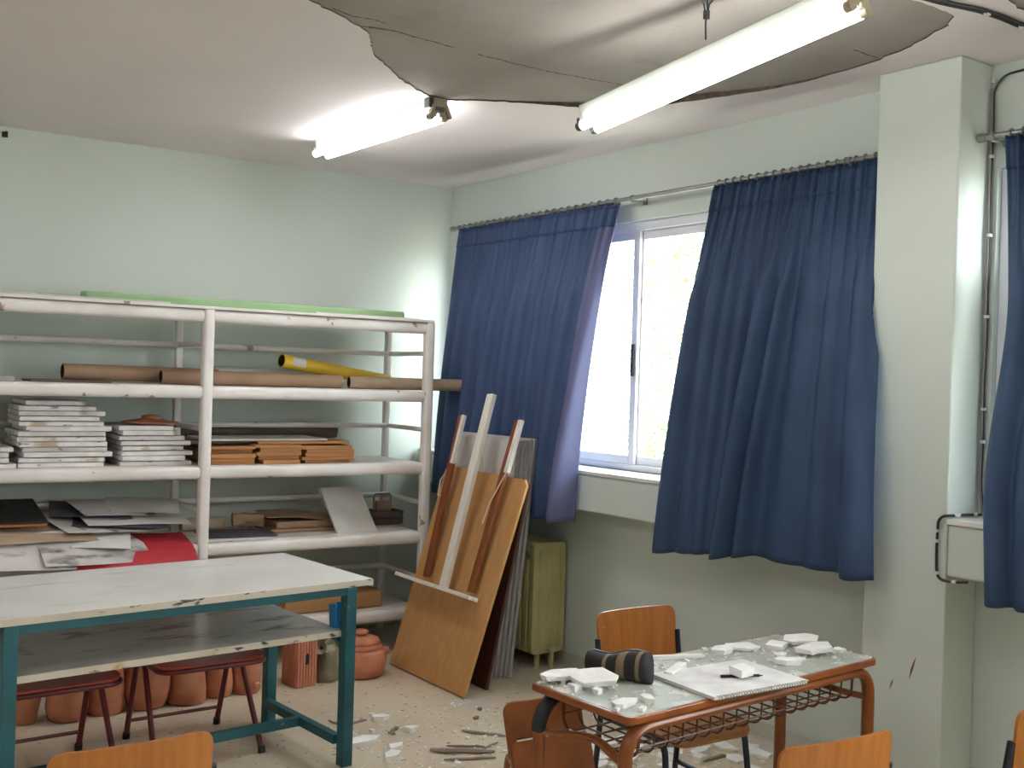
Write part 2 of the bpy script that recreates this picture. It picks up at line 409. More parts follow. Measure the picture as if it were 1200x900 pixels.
HOLE2 = [(-.86, -4.56), (-.70, -4.44), (-.56, -4.415), (-.42, -4.43), (-.3, -4.55), (-.28, -4.8), (-.45, -5.1), (-.8, -5.0)]
def jitter(poly, amp, sub=4):
    r = random.Random(3); out = []
    for i, p in enumerate(poly):
        q = poly[(i+1) % len(poly)]
        for k in range(sub):
            t = k/sub; out.append((p[0]+(q[0]-p[0])*t+r.uniform(-amp, amp), p[1]+(q[1]-p[1])*t+r.uniform(-amp, amp)))
    return out
def inside(p, poly):
    c = False; n = len(poly)
    for i in range(n):
        a, b = poly[i], poly[(i+1) % n]
        if (a[1] > p[1]) != (b[1] > p[1]) and p[0] < (b[0]-a[0])*(p[1]-a[1])/(b[1]-a[1])+a[0]: c = not c
    return c
def sag(x, y):
    # the coat that is left hangs a little proud of the slab along the window wall
    a = math.exp(-((x+.62)/.30)**2)*max(0, min(1, (-y-.15)/.5))*max(0, min(1, (y+3.6)/.8))
    b = math.exp(-((y+.5)/.25)**2)*max(0, min(1, (x+1.6)/.6))*max(0, min(1, (-x-.1)/.4))
    return -.028*a-.012*b
h1, h2 = jitter(HOLE, .006), jitter(HOLE2, .006)
outer = [(XL, YF), (.22, YF), (.22, .9), (XL, .9)]
pts = [Vector(p) for p in outer+h1+h2]; eds = []
for s0, n0 in ((0, 4), (4, len(h1)), (4+len(h1), len(h2))): eds += [(s0+i, s0+(i+1) % n0) for i in range(n0)]
gx = [-2.6+.1*i for i in range(28)]; gy = [-4.6+.1*i for i in range(48)]
for x in gx:
    for y in gy:
        if not inside((x, y), HOLE) and not inside((x, y), HOLE2):
            dmin = min((x-p[0])**2+(y-p[1])**2 for p in h1+h2)
            if dmin > .0025: pts.append(Vector((x+rnd.uniform(-.01, .01), y+rnd.uniform(-.01, .01))))
vo, eo, fo, *_ = delaunay_2d_cdt(pts, eds, [], 0, 1e-6)
fs = []
for f in fo:
    c = [sum(vo[i][k] for i in f)/len(f) for k in (0, 1)]
    if not inside(c, h1) and not inside(c, h2): fs.append(f)
mb = MB(); nv = len(vo)
used = sorted({i for f in fs for i in f}); ix = {k: i for i, k in enumerate(used)}
low = [(vo[i].x, vo[i].y, H+sag(vo[i].x, vo[i].y)) for i in used]; hi = [(x, y, H+.0058) for x, y, z in low]
mb.add(low+hi, []); n = len(low)
for f in fs: mb.f.append(tuple(ix[i] for i in f)); mb.m.append(0)
cnt = {}
for f in fs:
    for i in range(3):
        e = (ix[f[i]], ix[f[(i+1) % 3]]); cnt[e] = 1
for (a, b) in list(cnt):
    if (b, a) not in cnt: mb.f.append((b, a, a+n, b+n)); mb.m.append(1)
mb.build('plaster_coat', [CEIL, EDGE], slab, smooth=30)  # rim faces take the dark brown that stands for the gap's shade
# cracks and form-board seams in the bare slab
def crack(pts_, wd, par=slab):
    r = random.Random(int(abs(pts_[0][0])*1000)); out = []
    for a, b in zip(pts_[:-1], pts_[1:]):
        k = max(2, int(math.dist(a, b)/.04))
        for i in range(k):
            t = i/k; out.append((a[0]+(b[0]-a[0])*t+r.uniform(-.005, .005), a[1]+(b[1]-a[1])*t+r.uniform(-.005, .005)))
    out.append(pts_[-1]); m_ = MB()
    for i, (a, b) in enumerate(zip(out[:-1], out[1:])):
        wv = wd*(.5+.8*r.random())
        m_.bar((a[0], a[1], H+.0055), (b[0], b[1], H+.0075), wv, .003)
    m_.build('crack', EDGE, par, smooth=0)['kind'] = 'stuff'
crack([(-2.177, -2.713), (-2.09, -2.74)], .012); crack([(-2.09, -2.74), (-2.012, -2.75), (-1.9, -2.74), (-1.75, -2.73)], .007)
crack([(-1.633, -2.72), (-1.45, -2.715), (-1.274, -2.713), (-1.1, -2.74), (-.842, -2.777)], .004)
crack([(-2.34, -2.824), (-2.25, -2.80), (-2.162, -2.818), (-2.1, -2.81)], .005)
crack([(-.566, -3.753), (-.48, -3.752), (-.4, -3.75)], .005)

# ---------------------------------------------------------------- windows
def window(n, y0, y1, sashes):
    root = struct(MB().bb((.03, y0, SZ), (.09, y0+.05, WT)).bb((.03, y1-.05, SZ), (.09, y1, WT)).bb((.03, y0+.05, WT-.05), (.09, y1-.05, WT)).bb((.03, y0+.05, SZ), (.09, y1-.05, SZ+.035)).build('window_%d' % n, ALU, smooth=0, bevel=.004))
    for i, (a, b, x) in enumerate(sashes):
        s = .048
        q = MB().bb((x, a, SZ+.035), (x+.022, a+s, WT-.05)).bb((x, b-s, SZ+.035), (x+.022, b, WT-.05)).bb((x, a+s, SZ+.035), (x+.022, b-s, SZ+.035+s)).bb((x, a+s, WT-.05-s), (x+.022, b-s, WT-.05))
        so = q.build('sash', ALU, root, smooth=0, bevel=.003)
        MB().bb((x+.009, a+s-.004, SZ+.03+s), (x+.013, b-s+.004, WT-.046-s)).build('pane', GLASS, so, smooth=0)
        if i == 1: MB().bb((x-.014, a+.012, 1.72), (x, a+.036, 1.9)).build('handle', BLACK, so, smooth=0, bevel=.004)
    return root
window(1, -3.62, -.12, [(-1.0, -.16, .062), (-1.905, -.96, .036), (-2.76, -1.865, .062), (-3.57, -2.72, .036)])
wr = window(2, -9.0, -4.035, [(-5.6, -4.45, .036), (-6.7, -5.56, .062), (-7.8, -6.66, .036), (-8.95, -7.76, .062)])
q = MB().bb((.03, -4.45, 2.12), (.08, -4.085, 2.17)).bb((.03, -4.45, SZ+.035), (.08, -4.40, WT-.05)).bb((.045, -4.41, SZ+.03), (.06, -4.08, 2.13))
q.build('lower_panel', ALU, wr, smooth=0, bevel=.003)
MB().bb((.05, -4.405, 2.165), (.054, -4.08, WT-.045)).build('pane', GLASS, wr, smooth=0)

# ---------------------------------------------------------------- outside
struct(MB().bb((.5, -40, -4.2), (60, 40, -4.0)).build('ground', GROUND, smooth=0))
tree = thing('leafy_tree', 'pale sunlit leafy tree seen outside through the gap between the blue curtains', 'tree', (7.5, 4.45, -4.0))
MB().tube([(0, 0, -.02), (.05, .1, 2), (-.05, .05, 4), (.1, -.1, 6.0), (.1, -.1, 7.6)], [.15, .12, .08, .05, .02], 10).build('trunk', BARK, tree)
r = random.Random(11)
brs = MB()
for i in range(12):
    z0 = 4.2+i*.28; a = r.uniform(0, 6.28); l = r.uniform(.8, 1.5)
    brs.tube([(.05, -.05, z0), (.05+math.cos(a)*l*.5, math.sin(a)*l*.5, z0+.25), (.05+math.cos(a)*l, math.sin(a)*l, z0+.45)], [.05, .03, .012], 6)
brs.build('branches', BARK, tree)
lf = MB()
clumps = [(r.uniform(-1.5, 1.5), r.uniform(-1.5, 1.5), 4.4+3.6*r.random(), r.uniform(.28, .55)) for _ in range(60)]
for (cx, cy, cz, cr) in clumps:
    if (cx*cx+cy*cy) > 2.4: continue
    for _ in range(75):
        d = Vector((r.gauss(0, 1), r.gauss(0, 1), r.gauss(0, 1))).normalized()*cr*r.random()**.4
        p = Vector((cx, cy, cz))+d; a = Vector((r.gauss(0, 1), r.gauss(0, 1), r.gauss(0, .6))).normalized(); b = a.orthogonal().normalized(); l = r.uniform(.05, .085)
        lf.add([p-a*l, p+b*l*.45, p+a*l, p-b*l*.45], [(0, 1, 2, 3)])
o = lf.build('foliage', LEAF, tree, smooth=0, fix=False); o['kind'] = 'stuff'

# ---------------------------------------------------------------- lamps
def lamp(name, label, p0, p1, mount):
    """twin tube batten: p0 far end, p1 near end of the tube pair's centre line"""
    p0 = Vector(p0); p1 = Vector(p1); L_ = (p1-p0).length; c = (p0+p1)/2
    root = thing(name, label, 'ceiling lamp', c)
    d = (p1-p0).normalized(); sd = Vector((0, 0, 1)).cross(d).normalized(); u = d.cross(sd)
    if u.z < 0: u = -u
    Rm = Matrix((sd, d, u)).transposed()
    T = Rm.to_4x4()
    hl = L_/2
    q = MB()
    prof = [(-.024, .018), (.024, .018), (.038, .085), (-.038, .085)]
    q.prism([(x, -hl+.01, z) for x, z in prof], (0, L_-.02, 0)).xf(T); q.build('housing', BATTEN, root, smooth=0, bevel=.004)
    for sx in (-.037, .037):
        tb_ = MB().tube([(sx, -hl+.03, 0), (sx, hl-.03, 0)], .019, 14).xf(T); tb_ = tb_.build('tube', TUBE, root)
        for e in (-1, 1):
            q = MB().tube([(sx, e*(hl-.032), 0), (sx, e*(hl-.004), 0)], .0175, 12).box((sx*.7, e*(hl-.012), .018), (.036, .018, .03)).xf(T)
            q.build('lampholder', LAMPTAN if e*1 > 0 else LAMPEND, tb_)
    if mount == 'ceiling':
        q = MB().box((0, hl-.03, .085-.02), (.10, .05, .05)).box((0, hl+.0, .055), (.05, .018, .06)).xf(T)
        q.build('end_bracket', LAMPEND, root, bevel=.003)
        q = MB().bar((-.03, hl+.012, .055), (-.055, hl+.012, -.005), .014, .022, (0, 1, 0)).bar((.03, hl+.012, .055), (.055, hl+.012, -.005), .014, .022, (0, 1, 0)).box((0, hl+.012, .065), (.07, .014, .04)).xf(T)
        q.build('tube_clip', LAMPTAN, root, bevel=.002)
    return root, T, hl
lamp('batten_lamp', 'far lit twin-tube batten lamp fixed flat under the white ceiling', (-1.385, -.76, 2.918), (-1.385, -2.03, 2.912), 'ceiling')
lr, lT, lh = lamp('batten_lamp', 'near lit twin-tube batten lamp hanging loose below the bare concrete patch', (-1.4, -3.14, 2.667), (-1.4, -4.41, 2.815), 'wire')
# what is left of its mounting: wires from the slab
q = MB()
q.tube([(0, 0, .16+.016), (.01, .005, .13), (-.003, .0, .09), (.0, 0, .03)], .0035, 6)
q.tube([(-.04, 0, .178), (-.015, 0, .15), (0, .004, .12)], .003, 6); q.tube([(.035, 0, .178), (.012, 0, .155), (.004, 0, .12)], .003, 6)
q.box((0, 0, .115), (.018, .014, .03))
q.build('hanging_wire', LAMPEND, lr, (0, 0, .095))
# more lamps of this kind, added out of the picture as fill light
for (x, y, l) in ((-4.6, -1.4, 'beyond the left edge of the picture by the shelf wall'), (-4.6, -4.3, 'in the middle of the room left of the picture'), (-4.6, -7.2, 'behind the camera on the far row'), (-1.4, -6.9, 'behind the camera near the windows')):
    lamp('batten_lamp', 'unseen added twin-tube lamp '+l, (x, y+.63, 2.918), (x, y-.63, 2.912), 'ceiling')

# ---------------------------------------------------------------- cables
def clip(p, par, ax='z'):
    d = (.022, .016, .012) if ax == 'z' else (.012, .022, .016)
    MB().box(p, d).build('cable_clip', CLIP, par, smooth=0, bevel=.002)
q = MB().tube(fillet([(-1.2, -4.30, 2.992), (-.98, -4.275, 2.991), (-.803, -4.304, 2.991), (-.659, -4.341, 2.991), (-.516, -4.352, 2.991), (-.398, -4.347, 2.991), (-.2, -4.36, 2.99), (-.03, -4.40, 2.985)], .05), .007, 8)
q.tube(fillet([(-1.2, -4.285, 2.992), (-.98, -4.262, 2.991), (-.803, -4.288, 2.991), (-.659, -4.324, 2.991), (-.516, -4.335, 2.991), (-.398, -4.33, 2.991), (-.2, -4.345, 2.99), (-.03, -4.385, 2.985)], .05), .006, 8)
cb = q.build('ceiling_cable', CABLE); tag(cb, 'black cable clipped across the ceiling beside the fallen plaster patch', 'cable')
clip((-.62, -4.34, 2.985), cb); clip((-.40, -4.342, 2.985), cb)
wc = thing('wall_cable', 'pair of cables running down the corner beside the pillar and second window', 'cable', (-.01, -4.02, 1.2))
y0 = -4.012
path = [(-.014, -4.40, 2.965), (-.014, -4.2, 2.955), (-.014, -4.06, 2.95), (-.016, -4.016, 2.90), (-.014, -4.018, 2.7), (-.012, -4.012, 2.5), (-.016, -4.018, 2.3), (-.012, -4.014, 2.1), (-.016, -4.02, 1.9), (-.012, -4.012, 1.7), (-.016, -4.018, 1.5), (-.014, -4.014, 1.32), (-.016, -4.03, 1.202)]
off = Vector((-.01, -4.02, 1.2))
MB().tube(fillet([Vector(p)-off for p in path], .03), .0045, 8).build('black_cable', CABLE, wc)
MB().tube(fillet([Vector(p)-off+Vector((-.011, 0, 0)) for p in path[3:]], .03), .0045, 8).build('grey_cable', GREYCABLE, wc)
path2 = [(-.03, -4.03, 1.2), (-.12, -4.03, 1.204), (-.2, -4.02, 1.203), (-.234, -3.99, 1.2), (-.236, -3.972, 1.18), (-.232, -3.966, 1.08), (-.232, -3.968, .99), (-.236, -3.978, .955), (-.225, -4.02, .945), (-.21, -4.09, .955)]
MB().tube(fillet([Vector(p)-off for p in path2], .02), .0055, 8).build('black_cable', CABLE, wc)
for z in (2.93, 2.72, 2.63, 2.315, 1.99, 1.62, 1.49): clip(Vector((-.022, -4.02, z))-off, wc)
for p in ((-.08, -4.03, 1.205), (-.19, -4.025, 1.206), (-.236, -3.967, 1.14), (-.236, -3.968, 1.10), (-.236, -3.972, .975), (-.22, -4.04, .95)): clip(Vector(p)-off, wc)
q = MB().tube([(0, 0, 0), (0, -.03, -.004), (0, -.045, .008)], .008, 8).box((0, -.004, 0), (.03, .008, .03))
tag(q.build('wall_hook', CABLE, None, W(-2.86, 0, 2.955)), 'small dark hook high on the shelf wall at the left edge', 'hook')

# ---------------------------------------------------------------- curtain rods and curtains
def rod(label, y0, y1, brackets):
    root = thing('curtain_rod', label, 'curtain rod', (-.1, (y0+y1)/2, 2.69)); c = (y0+y1)/2
    MB().tube([(0, y0-c, 0), (0, y1-c, 0)], .0125, 12).build('rod', STEEL, root)
    for y in brackets:
        MB().box((.096, y-c, 0), (.008, .03, .05)).tube([(.092, y-c, -.01), (.0, y-c, -.016)], .007, 8).tube([(.0, y-c-.008, 0), (0, y-c+.008, 0)], .018, 10).build('bracket', STEEL, root)
    MB().tube([(0, y1-c, 0), (0, y1-c+.03, 0)], .018, 12).build('end_cap', STEEL, root)
    return root
rod('steel curtain rod above the left window with two blue curtains', -3.61, -.20, (-.26, -1.98, -3.4))
rod('steel curtain rod above the right window beyond the pillar', -8.8, -4.04, (-4.07, -6.4, -8.7))
def curtain(label, yt, yb, xb, zb, cloth, nfold, seed, ridges, wob=1.0, curl=0.0, stop=None, swing=None):
    """yt/yb (start, end) along the window at the top and at the hem; xb(u) stand-off at the hem; zb(u) hem height"""
    rr = random.Random(seed); ph = [rr.uniform(0, 6.28) for _ in range(12)]
    root = thing('curtain', label, 'curtain', (-.1, (yt[0]+yt[1])/2, 2.69))
    NU, NV = 220, 60; ztop = 2.682
    def P(u, v):
        e = v**.9
        s = max(0, min(1, (v-.07)/.25))                 # heading stays tightly pleated
        uu = u+.032*u*(1-u)*math.sin(9*u+ph[0])*s
        y = (yt[0]+(yt[1]-yt[0])*uu)*(1-e)+(yb[0]+(yb[1]-yb[0])*uu)*e
        ex = swing(v) if swing else 1-(1-v)**1.7
        x = -.1*(1-ex)+xb(u)*ex
        x += .010*math.sin(2*PI*nfold*3.1*u+ph[1])*(1-.97*s)+.006*math.sin(2*PI*nfold*5.1*u+ph[2])*(1-s)
        x += .004*s*(1-v)*math.sin(2*PI*nfold*1.5*(u+.03*math.sin(6*u+ph[3]))+ph[4])
        hz = 0.0
        for (ut, ub, wt, wb_, dt, db) in ridges:
            uc = ut+(ub-ut)*v; wd_ = wt+(wb_-wt)*v; d_ = dt+(db-dt)*v
            k = d_*wob*math.exp(-((u-uc)/wd_)**2)*s
            x -= k; hz += k
            y += (yb[1]-yb[0])*.16*k/abs(d_+1e-6)*wd_*math.tanh((u-uc)/wd_*2)*s
        if curl and u > 1-curl:
            t = (u-(1-curl))/curl; x += .10*t*t*(.25+.75*v); y += .5*t*curl*abs(yt[1]-yt[0])*(.3+.4*v)
        if stop is not None: y = max(y, stop-3*max(0, -.236-x))
        z = ztop+(zb(u)-ztop)*v-.12*hz*v
        return Vector((x+.1, y-(yt[0]+yt[1])/2, z-2.69))
    def sheet(u0, u1, v0, v1, nu, nv, dx=0.0):
        q_ = MB(); vs = []
        for i in range(nu+1):
            for j in range(nv+1): 
                p = P(u0+(u1-u0)*i/nu, v0+(v1-v0)*j/nv); p.x += dx; vs.append(p)
        return q_.add(vs, [(i*(nv+1)+j, i*(nv+1)+j+1, (i+1)*(nv+1)+j+1, (i+1)*(nv+1)+j) for i in range(nu) for j in range(nv)])
    um = 1-curl if curl else 1.0
    o_ = sheet(0, um, 0, 1, NU, NV).build('cloth', cloth, root, smooth=180, fix=False)
    sd = o_.modifiers.new('thickness', 'SOLIDIFY'); sd.thickness = .003
    if curl:
        o_ = sheet(um, 1, 0, 1, 24, NV).build('turned_edge', LINING, root, smooth=180, fix=False)
        sd = o_.modifiers.new('thickness', 'SOLIDIFY'); sd.thickness = .003
    o_ = sheet(0, 1, .012, .075, NU, 6, -.004).build('heading_tape', cloth, root, smooth=180, fix=False)
    sd = o_.modifiers.new('thickness', 'SOLIDIFY'); sd.thickness = .003
    nr = max(8, int(nfold*2.6))
    for k in range(nr):
        u = (k+.5)/nr; y = yt[0]+(yt[1]-yt[0])*u-(yt[0]+yt[1])/2
        MB().tube([(.017*math.cos(a), y+.004*math.sin(a*.5), .017*math.sin(a)) for a in [2*PI*i/14 for i in range(15)]], .0032, 6, cap=False).build('ring', STEEL, root)
    return root
R1 = [(.05+.102*k+.02*math.sin(5*k), .05+.098*k+.025*math.sin(3*k+1), .024, .026, .020+.008*math.sin(4*k), .026+.010*math.sin(7*k)) for k in range(10)]
R2 = [(.03, .05, .035, .06, .02, .075), (.14, .16, .04, .05, .03, .05), (.25, .235, .03, .04, .025, .045), (.345, .29, .035, .03, .03, .025),
      (.52, .375, .04, .032, .045, .085), (.60, .44, .022, .022, .03, .05), (.70, .62, .04, .07, .022, .02), (.80, .76, .03, .05, .02, .018), (.92, .93, .035, .05, .02, .045)]
R3 = [(.05, .06, .05, .07, .03, .06), (.2, .22, .05, .06, .03, .05), (.38, .36, .05, .06, .03, .06), (.55, .58, .05, .06, .03, .05), (.75, .74, .05, .07, .03, .06), (.93, .92, .05, .06, .03, .05)]
curtain('left blue curtain hanging behind the easel boards near the room corner', (-.29, -1.885), (-.25, -1.80),
        lambda u: -.245-.02*min(1, u*4)-.075*max(0, min(1, (u-.72)/.12)), lambda u: .94-.03*u-.01*math.sin(9*u), CURT, 9, 5, R1, 2.3, curl=.09)
curtain('middle blue curtain hanging beside the pillar, right of the open window', (-2.60, -3.612), (-2.53, -3.76),
        lambda u: -.29-.04*u, lambda u: .875+.045*min(1, u*2.2), CURT2, 8, 21, R2, 1.9, stop=-3.634)
curtain('dark blue curtain at the right edge of the picture beyond the pillar', (-4.125, -5.0), (-4.24, -4.92),
        lambda u: -.30, lambda u: .92, CURT2, 7, 33, R3, 1.4, swing=lambda v: (lambda t: t*t*(3-2*t))(max(0, min(1, (v-.32)/.5))))

# ---------------------------------------------------------------- radiator
rad = thing('radiator', 'yellowish column radiator under the window sill behind the leaning boards', 'radiator', (-.148, -1.115, 0))
for k in range(11):
    y = -.285+k*-.0-.0+(.06*(k)-.0)
    q = MB()
    a = [(-.118, .085), (.118, .085), (.118, .735), (-.118, .735)]
    q.prism([(x, y-.02, z) for x, z in rounded(a, .03)], (0, .04, 0))
    for x in (-.07, 0, .07): q.tube([(x, y-.012, .13), (x, y-.012, .69)], .02, 8, flat=.6)
    q.build('section', RADY, rad, smooth=40, bevel=.006)
for x in (-.05, .05):
    for e in (-.27, .30): MB().bb((x-.012, e-.01, 0), (x+.012, e+.01, .1)).build('foot', RADY, rad, smooth=0)
MB().tube([(0, -.31, .12), (0, -.345, .12)], .012, 8).tube([(0, -.345, .12), (0.0, -.345, 0.0)], .010, 8).box((0, -.352, .12), (.03, .025, .03)).build('valve', RADY, rad)

# ---------------------------------------------------------------- shelving unit (shelf-wall frame)
sh = thing('shelving_unit', 'white painted open shelving unit with tube frame along the back wall', 'shelves', W(-1.9, -.36, 0), PHI)
SXR, SXC, SXL = 1.38, 0.0, -1.39       # uprights relative to the centre one
yf_, yb_ = -.32, .235
LV = [.187, .653, 1.08, 1.524, 1.945]  # undersides of the front rails
for x in (SXL, SXC, SXR):
    zt = 2.015
    MB().prism([(x+a, yf_-.008+b, 0) for a, b in rounded([(-.031, -.031), (.031, -.031), (.031, .031), (-.031, .031)], .022)], (0, 0, zt)).build('upright', WPAINT, sh, smooth=50)
    MB().prism([(x+a, yb_+b, 0) for a, b in rounded([(-.022, -.022), (.022, -.022), (.022, .022), (-.022, .022)], .012)], (0, 0, zt)).build('upright', WPAINT, sh, smooth=50)
for i, z in enumerate(LV):
    for a, b in ((SXL, SXC), (SXC, SXR)):
        q = MB().prism([(a+.025, yf_+.0+p, z+.035+s_) for p, s_ in rounded([(-.03, -.035), (.034, -.035), (.034, .035), (-.03, .035)], .028)], (b-a-.05, 0, 0))
        q.build('front_rail', WPAINT, sh, smooth=50)
        zt = z+.07
        for k in range(3):
            ya = yf_+.036+k*.197
            MB().bb((a+.02, ya, zt-.022), (b-.02, ya+.194, zt-.001*k)).build('shelf_board', WPAINT, sh, smooth=0, bevel=.003)
    if i == 4: MB().bb((SXL-.03, yf_-.04, 2.016), (SXR+.02, yb_+.03, 2.032)).build('top_board', WPAINT, sh, smooth=0, bevel=.003)
for z in (.43, .898, 1.353, 1.825):
    MB().tube([(SXL, yb_-.030, z), (SXR, yb_-.030, z)], .017, 10).build('back_rail', WPAINT, sh)
    for x in (SXC, SXR): MB().tube([(x, yf_, z), (x, yb_, z)], .015, 10).build('side_rail', WPAINT, sh)
S1, S2, S3, S4, S5 = 2.033, 1.595, 1.151, .724, .258   # shelf surfaces
def wbox(name, x0, x1, y0, y1, z0, z1, mt_, label, cat, group=None, rz=0.0, bevel=.002, tilt=None):
    c = ((x0+x1)/2, (y0+y1)/2)
    o_ = MB().bb((x0-c[0], y0-c[1], 0), (x1-c[0], y1-c[1], z1-z0)).build(name, mt_, None, W(c[0], c[1], z0), (tilt[0] if tilt else 0, tilt[1] if tilt else 0, PHI+rz), smooth=0, bevel=bevel)
    return tag(o_, label, cat, group)
# on top
g = MB().prism([(x, y, 0) for x, y in rounded([(-.955, -.06), (.955, -.06), (.955, .06), (-.955, .06)], .03)], (0, 0, .05)).build('foam_strip', GREENF, None, W(-1.575, -.5, S1), (0, 0, PHI), bevel=.012, seg=3)
tag(g, 'long pale green foam strip lying on top of the shelving unit', 'foam strip')
wbox('foam_strip', -2.72, -2.50, -.38, -.28, S1, S1+.035, GREENF, 'short green foam offcut behind the left end of the long foam strip', 'foam strip', rz=.05)
wbox('thin_board', -3.25, -2.1, -.66, -.57, S1, S1+.012, GREYP, 'thin pale board on the top shelf in front of the green strip', 'board', bevel=.001)
wbox('thin_board', -1.25, -.56, -.64, -.58, S1, S1+.009, WPAINT, 'thin white board on the right half of the top shelf', 'board', bevel=.001)
# tubes on the second shelf
def ctube(name, a, b, r_, mt_, label, cat='cardboard tube', extra=None):
    a, b = W(*a), W(*b); c = (a+b)/2
    root = thing(name, label, cat, c)
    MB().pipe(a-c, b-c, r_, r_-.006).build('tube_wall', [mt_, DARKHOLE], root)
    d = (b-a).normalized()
    MB().tube([a-c+d*.2, a-c+d*.205], r_-.005, 16).tube([b-c-d*.1, b-c-d*.098], r_-.005, 16).build('bore_shade_disc', DARKHOLE, root)  # dark discs added inside the bore in place of its shade
    return root, a-c, b-c, d
wbox('flat_folder', -2.79, -2.385, -.62, -.36, S2, S2+.012, DARKCARD, 'thin dark folder under the left end of the brown tube', 'folder', rz=.02)
wbox('flat_folder', -3.2, -2.86, -.6, -.3, S2, S2+.022, GREYEDGE, 'grey folder at the left edge of the tube shelf', 'folder')
ctube('cardboard_tube', (-2.60, -.42, S2+.056), (-1.74, -.37, S2+.05), .043, KRAFT, 'brown cardboard tube lying furthest left on the tube shelf')
ctube('cardboard_tube', (-2.10, -.50, S2+.041), (-1.02, -.50, S2+.041), .041, KRAFT, 'long brown cardboard tube passing behind the middle shelf post')
ctube('paper_roll', (-1.72, -.22, S2+.055), (-1.02, -.2, S2+.055), .055, WHITEP, 'white paper roll behind the long brown tube', 'paper roll')
yt_, ya_, yb2, yd_ = ctube('cardboard_tube', (-1.37, -.42, 1.752), (-.58, -.26, S2+.05), .041, YELLOW, 'bright yellow cardboard tube leaning across the other tubes')
lab = MB(); n_ = 8; fr_ = Vector((-.45, -.85, .28)); fr_ = (fr_-yd_*fr_.dot(yd_)).normalized(); sd_ = yd_.cross(fr_)
vs_ = [ya_+yd_*t+(fr_*math.cos(a_)+sd_*math.sin(a_))*.0418 for t in (.06, .15) for a_ in [-.75+1.5*k/n_ for k in range(n_+1)]]
lab.add(vs_, [(k, k+1, n_+2+k, n_+1+k) for k in range(n_)]).build('paper_label', WHITEP, yt_)
ctube('cardboard_tube', (-.965, -.5, S2+.038), (-.215, -.58, S2+.038), .038, KRAFT2, 'pale cardboard tube sticking out past the right end post')
# third shelf: slab stacks
def slabstack(n, x0, x1, y0, y1, z0, z1, seed, name, mt_, where, group, cat='slab', dz=.0):
    rr = random.Random(seed); t = (z1-z0)/n
    for k in range(n):
        a = x0+rr.uniform(-.02, .02); b = x1+rr.uniform(-.025, .025); lab_ = where(k, n)
        if k > n*.6: b -= .11*((k/(n-1)-.6)/.4)**1.5*rr.uniform(.7, 1.1)
        hh = t*rr.uniform(.80, .97)
        xs = [a+(b-a)*i/5 for i in range(6)]; q_ = MB(); c = ((x0+x1)/2, (y0+y1)/2)
        f0 = y0+rr.uniform(-.015, .02)
        poly = [(x-c[0], f0-c[1]+rr.uniform(-.004, .004)) for x in xs]+[(x-c[0], y1-c[1]) for x in reversed(xs)]
        q_.prism([(p, s_, 0) for p, s_ in poly], (0, 0, hh))
        o_ = q_.build(name, mt_, None, W(c[0], c[1], z0+k*t), (0, 0, PHI+rr.uniform(-.03, .03)), smooth=0, bevel=.003)
        tag(o_, lab_, cat, group)
ORD = ['bottom', 'second', 'third', 'fourth', 'fifth', 'sixth', 'seventh', 'eighth', 'ninth', 'tenth', 'eleventh', 'twelfth', 'thirteenth', 'fourteenth']
def nth(stk):
    return lambda k, n: ('bottom %s' % stk if k == 0 else 'topmost %s' % stk if k == n-1 else '%s from the bottom, %s' % (ORD[k], stk))
slabstack(6, -3.25, -2.87, -.62, -.2, S3, 1.315, 2, 'plaster_slab', STONE, nth('whitewashed slab in the short stack at the left edge'), 'slabs in the left stack')
slabstack(13, -2.825, -2.395, -.60, -.2, S3, 1.50, 4, 'plaster_slab', STONE, nth('whitewashed slab in the tall stack on the middle shelf'), 'slabs in the tall stack')
slabstack(8, -2.315, -1.965, -.60, -.2, S3, 1.372, 8, 'plaster_slab', STONE, nth('whitewashed slab in the stack under the clay lid'), 'slabs in the middle stack')
q = MB().lathe([(.02, 0), (.15, .004), (.155, .012), (.10, .022), (.05, .03), (.045, .034), (.05, .044), (.035, .05)], 30, wob=.01)
tag(q.build('clay_disc', TERRA, None, W(-2.13, -.42, 1.371)), 'flat terracotta lid resting on the middle stack of white slabs', 'pottery')
def boardstack(n, x0, x1, seed, nm):
    rr = random.Random(seed); z = S3
    for k in range(n):
        t = rr.uniform(.017, .024)
        a = x0+rr.uniform(-.02, .02); b = x1+rr.uniform(-.03, .02)
        wbox('hardboard_panel', a, b, -.62+rr.uniform(-.03, .05), -.03, z, z+t, TAN, nth(nm)(k, n), 'board', 'tan boards', rr.uniform(-.03, .03), .002); z += t+.0005
    return z
z1_ = boardstack(5, -1.86, -1.60, 1, 'tan board in the left pile on the middle shelf')
z2_ = boardstack(5, -1.57, -1.30, 2, 'tan board in the centre pile on the middle shelf')
z3_ = boardstack(5, -1.28, -.98, 3, 'tan board in the right pile on the middle shelf')
zt_ = max(z1_, z2_, z3_)+.001
wbox('hardboard_panel', -1.55, -.985, -.58, -.16, zt_, zt_+.016, TAN, 'long tan board laid across the centre and right piles', 'board', rz=-.02)
wbox('hardboard_panel', -1.97, -1.57, -.52, -.16, zt_, zt_+.018, DARKCARD, 'dark board on top of the left pile of tan boards', 'board', rz=.02)
wbox('hardboard_panel', -1.86, -1.12, -.56, -.2, zt_+.0185, zt_+.03, GREYP, 'pale grey board topmost on the piles of tan boards', 'board', rz=.01)
def caplog(name, a, b, r_, mt_, label, cat):
    a, b = W(*a), W(*b); c = (a+b)/2
    return tag(MB().tube([a-c, b-c], r_, 20).build(name, mt_, None, c), label, cat)
caplog('paper_roll', (-1.99, -.052, zt_+.052), (-.85, -.052, zt_+.052), .049, DARKCARD, 'dark brown paper roll lying behind on the tan boards', 'paper roll')
